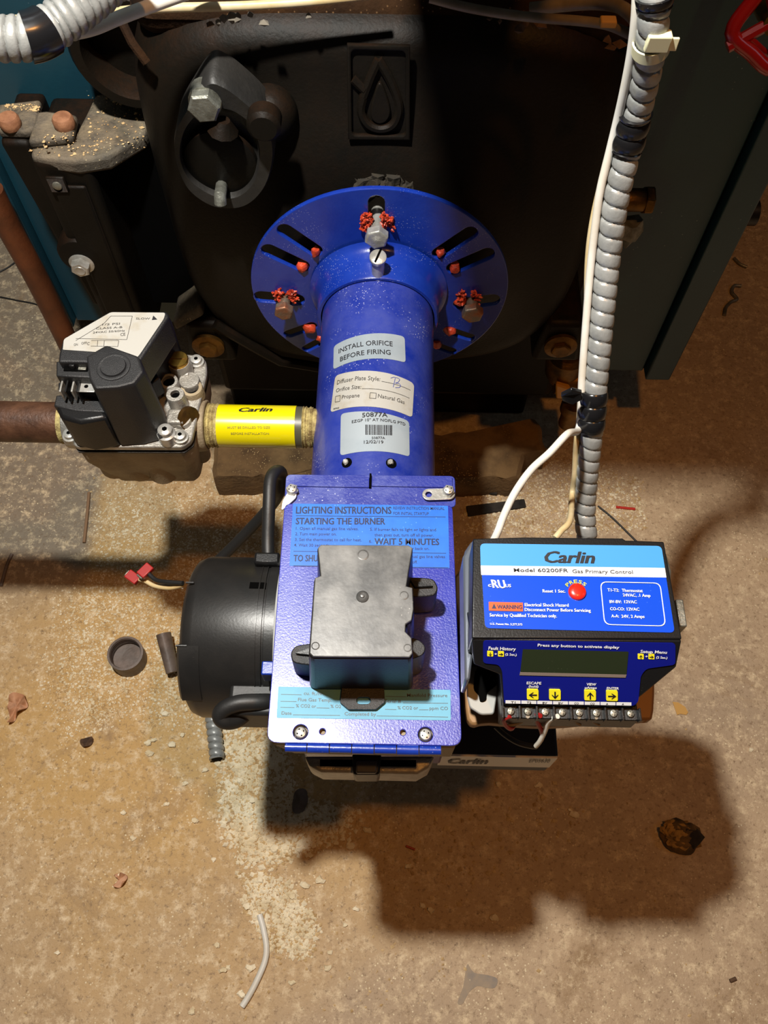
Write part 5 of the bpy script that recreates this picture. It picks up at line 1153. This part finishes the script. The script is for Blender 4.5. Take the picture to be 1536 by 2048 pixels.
# stone on the right
sc_ = onfloor(1364, 1672, .010)
st3 = thing('flaky_stone', V(sc_[0], sc_[1], 0), 'rough brown and black flaky stone in the shadow at the lower right', 'stone')
mb = MB(); rg = np.random.default_rng(8); rings = []
for k, (f_, z) in enumerate(((.92, 0), (1.0, .005), (.85, .012), (.6, .017), (.25, .019), (.02, .019))):
    rings.append([V(sc_[0] + math.cos(a) * .0235 * f_ * (1 + .05 * math.sin(3 * a) + .05 * rg.normal()), sc_[1] + math.sin(a) * .020 * f_ * (1 + .05 * math.sin(4 * a) + .05 * rg.normal()), z + .0015 * rg.random()) for a in np.linspace(0, 2 * math.pi, 26, endpoint=False)])
mb.loft(rings).build('stone_body', stone_m, st3, smooth=0)
q = onfloor(1384, 1674, .014)
MB().blob(q, .0125, 31, .22, (1, 1.1, .55)).build('dark_patch', debris_k, st3, smooth=0)
fk = MB()
for i in range(26):
    a_ = rg.random() * 6.28; d_ = .021 * rg.random() ** .6; c_3 = V(sc_[0] - .004 + math.cos(a_) * d_, sc_[1] + math.sin(a_) * d_ * .8, .019 * (1 - (d_ / .026) ** 2) + .001)
    fk.blob(c_3, .0035 + .004 * rg.random(), 200 + i, .5, (1, .7, .35))
fk.build('flakes', mat('ochre_flakes', s(176, 134, 66), .9, 0, col2=s(90, 70, 42), vscale=60), st3, smooth=0, kind='stuff')
# yellow paper scrap, red wire bit, charred strips, thin wires, white bits
P = [onfloor(*p, .0006) for p in ((1345, 1404), (1356, 1405), (1370, 1414), (1376, 1425), (1372, 1430), (1360, 1428), (1354, 1430), (1350, 1418))]
MB().prism(P, (0, 0, .0008)).build('paper_scrap', paper_t, None, label='torn yellow-tan scrap on the floor right of the control', category='scrap')
wire('red_scrap', [onfloor(1232, 1014, .002), onfloor(1250, 1016, .002), onfloor(1270, 1018, .002)], .0019, mat('red_scrap', s(190, 45, 35), .4), 'tiny straight red plastic scrap on the floor right of the conduit', 'scrap')
wire('red_scrap', [onfloor(812, 1692, .002), onfloor(830, 1699, .002)], .0013, mat('red_sliver', s(170, 60, 30), .4), 'red-orange sliver near the edge of the black shadow', 'scrap')
def strip(pts, lab, z=.004, h_=.004):
    P = [onfloor(*p, z) for p in pts]; return MB().prism(P, (0, 0, h_)).build('charred_strip', debris_k, None, bevel=.001, label=lab, category='debris')
strip([(932, 1014), (1048, 1000), (1052, 1016), (936, 1034)], 'charred flat strip on the floor above the control', .001)
strip([(958, 972), (980, 966), (992, 975), (994, 992), (978, 990)], 'charred crumpled fragment near the rough block', .001, .006)
wire('dark_wire', [onfloor(1196, 1012, .002), onfloor(1225, 1036, .002), onfloor(1262, 1072, .002), onfloor(1290, 1100, .002)], .0013, rubber, 'thin dark wire on the floor running behind the control', 'wire')
wire('thin_wire', [onfloor(-20, 590, .002), onfloor(30, 600, .002), onfloor(80, 612, .002), onfloor(100, 640, .002)], .0012, rubber, 'thin dark wire on the floor left of the vertical pipe', 'wire')
wire('thin_wire', [onfloor(-10, 548, .002), onfloor(20, 532, .002), onfloor(60, 500, .002)], .0012, rubber, 'thin curved twig on the floor near the left edge, above the wire', 'twig')
wire('metal_strip', [onfloor(2, 1172, .002), onfloor(14, 1130, .002), onfloor(24, 1108, .002)], .0022, plug_m, 'narrow grey sliver on the floor at the left edge', 'scrap')
wire('grey_strand', [onfloor(1482, 572, .003), onfloor(1468, 572, .003), onfloor(1464, 585, .003), onfloor(1474, 598, .003), onfloor(1462, 604, .003), onfloor(1452, 615, .003), onfloor(1449, 630, .003)], .0028, steel_dull, 'curly grey strand on the brown floor right of the boiler', 'scrap')
wire('grey_strand', [onfloor(1468, 516, .003), onfloor(1480, 528, .003), onfloor(1494, 534, .003)], .0024, steel_dull, 'short grey sliver above the curly strand right of the boiler', 'scrap')
wire('brown_sliver', [onfloor(1460, 1962, .002), onfloor(1472, 1957, .002)], .002, rubble_m, 'small dark brown sliver on the floor at the lower right', 'scrap')
wire('wood_sliver', [onfloor(178, 985, .003), onfloor(174, 1030, .003), onfloor(168, 1085, .003)], .0022, mat('reddish_sliver', s(140, 108, 80), .8), 'long reddish-brown splinter along the slab edge at left', 'sliver')

stm = mat('grey_leaf_stain', s(138, 128, 118), .75, 0, col2=s(160, 142, 120), vscale=60, vlo=.35, vhi=.6)
P = [onfloor(*p, .0002) for p in crom([(935, 1928), (948, 1945), (975, 1950), (995, 1958), (990, 1975), (972, 1976), (955, 1972), (938, 1985), (925, 2008), (915, 2005), (926, 1975), (930, 1950)], 3, True)]
MB().prism(P, (0, 0, .0003)).build('leaf_stain', stm, None, smooth=0, label='grey leaf-shaped mark on the bare floor at the bottom, right of the white cable', category='stain')

# granules: dense drifts as loose stuff, the larger pieces singly
def in_poly(x, y, P):
    c = False; j = len(P) - 1
    for i in range(len(P)):
        if (P[i][1] > y) != (P[j][1] > y) and x < (P[j][0] - P[i][0]) * (y - P[i][1]) / (P[j][1] - P[i][1]) + P[i][0]: c = not c
        j = i
    return c
def drift(poly, n, rmin, rmax, pw=3.0, fade=0.0):
    xs_ = [p[0] for p in poly]; ys_ = [p[1] for p in poly]; out = []; rr = []
    cx_, cy_ = sum(xs_) / len(xs_), sum(ys_) / len(ys_)
    while len(out) < n:
        x, y = RNG.uniform(min(xs_), max(xs_)), RNG.uniform(min(ys_), max(ys_))
        k = 1 - fade * RNG.random()
        if in_poly(cx_ + (x - cx_) / k, cy_ + (y - cy_) / k, poly):
            r = rmin + (rmax - rmin) * RNG.random() ** pw; out.append(gZ(x, y, r * .35)); rr.append(r)
    return out, rr
sand = [(180, 945), (400, 940), (620, 955), (700, 1100), (700, 1300), (560, 1480), (470, 1450), (380, 1480), (250, 1450), (120, 1500), (60, 1350), (100, 1200), (170, 1120)]
pile = [(430, 1440), (560, 1440), (600, 1580), (740, 1620), (700, 1690), (600, 1720), (560, 1745), (470, 1740), (430, 1660), (425, 1560)]
tail = [(470, 1740), (560, 1745), (600, 1780), (650, 1860), (620, 1925), (540, 1915), (490, 1830)]
scat = [(60, 1100), (700, 1500), (900, 1650), (900, 2000), (500, 2050), (200, 1950), (0, 1800), (0, 1200)]
rightc = [(920, 960), (1160, 900), (1290, 960), (1300, 1060), (1150, 1075), (920, 1070)]
shad = [(740, 1600), (960, 1600), (1120, 1560), (1180, 1620), (1130, 1700), (900, 1820), (720, 1760)]
allp = [(0, 880), (1536, 880), (1536, 2048), (0, 2048)]
A, Rr = [], []
for poly, n, r0, r1, pw, fd in ((sand, 13000, .0006, .0021, 2.2, .25), (pile, 3200, .0009, .0036, 1.8, .3), (tail, 1300, .0009, .0032, 2.2, .3), (rightc, 2600, .0006, .0026, 2.5, .1), ):
    a, b = drift(poly, n, r0, r1, pw, fd); A += a; Rr += b
scatter_mesh(A, Rr, .55, 21).build('granule_drift', chipm, None, smooth=0, kind='stuff', label='cream absorbent granules strewn over the floor around the burner', category='granules')
A, Rr = [], []
for poly, n, r0, r1, pw, fd in ((sand, 9000, .0006, .0018, 2, .1), (pile, 1500, .0009, .0030, 2, .1), (scat, 1500, .0004, .0022, 4, 0), (shad, 260, .0006, .0036, 2.5, 0), (allp, 500, .0003, .0020, 4, 0), (rightc, 2600, .0006, .002, 2, .1), (tail, 600, .0008, .0025, 2, 0)):
    a, b = drift(poly, n, r0, r1, pw, fd); A += a; Rr += b
scatter_mesh(A, Rr, .5, 22).build('granule_scatter', chipd, None, smooth=0, kind='stuff', label='tan sandy grit sprinkled over the concrete floor', category='granules')
A, Rr = drift([(900, 1850), (1536, 1300), (1536, 2048), (800, 2048)], 500, .0003, .0011, 3)
scatter_mesh(A, Rr, .5, 23).build('fine_grit', chipm, None, smooth=0, kind='stuff', label='sparse fine pale grit on the bare floor at lower right', category='granules')
big = [(247, 1625), (265, 1676), (298, 1505), (371, 1567), (333, 1608), (390, 1641), (116, 1906), (456, 1934), (427, 1719), (547, 1698), (560, 1678), (585, 1792), (586, 1811), (493, 1813), (711, 1817), (434, 1890), (447, 1940), (384, 2022), (660, 1905), (655, 1936), (582, 1965), (484, 1988), (500, 1935), (240, 1752), (560, 1640), (620, 1668), (505, 1600), (600, 1700), (540, 1590), (480, 1560), (520, 1640), (580, 1650), (545, 1670), (330, 1428), (352, 1394), (410, 1540), (296, 1485), (345, 1490), (365, 1470), (306, 1480), (205, 985), (1502, 1500), (997, 1568), (845, 1810), (862, 1820), (816, 1733), (1080, 1570), (1140, 1620), (1150, 1630), (1076, 1571), (990, 1835), (735, 1660), (700, 1640), (640, 1760), (610, 1770), (690, 1850), (520, 1760), (700, 1690)]
for i, (px, py) in enumerate(big):
    r = .0032 + .0022 * RNG.random(); p = gZ(px, py, r * .4)
    MB().blob(p, r * .85, 100 + i, .45, (1.1, .85, .55)).build('granule', chipm, None, smooth=0, label='larger cream granule lying singly on the floor', category='granule', group='larger cream granules on the floor')
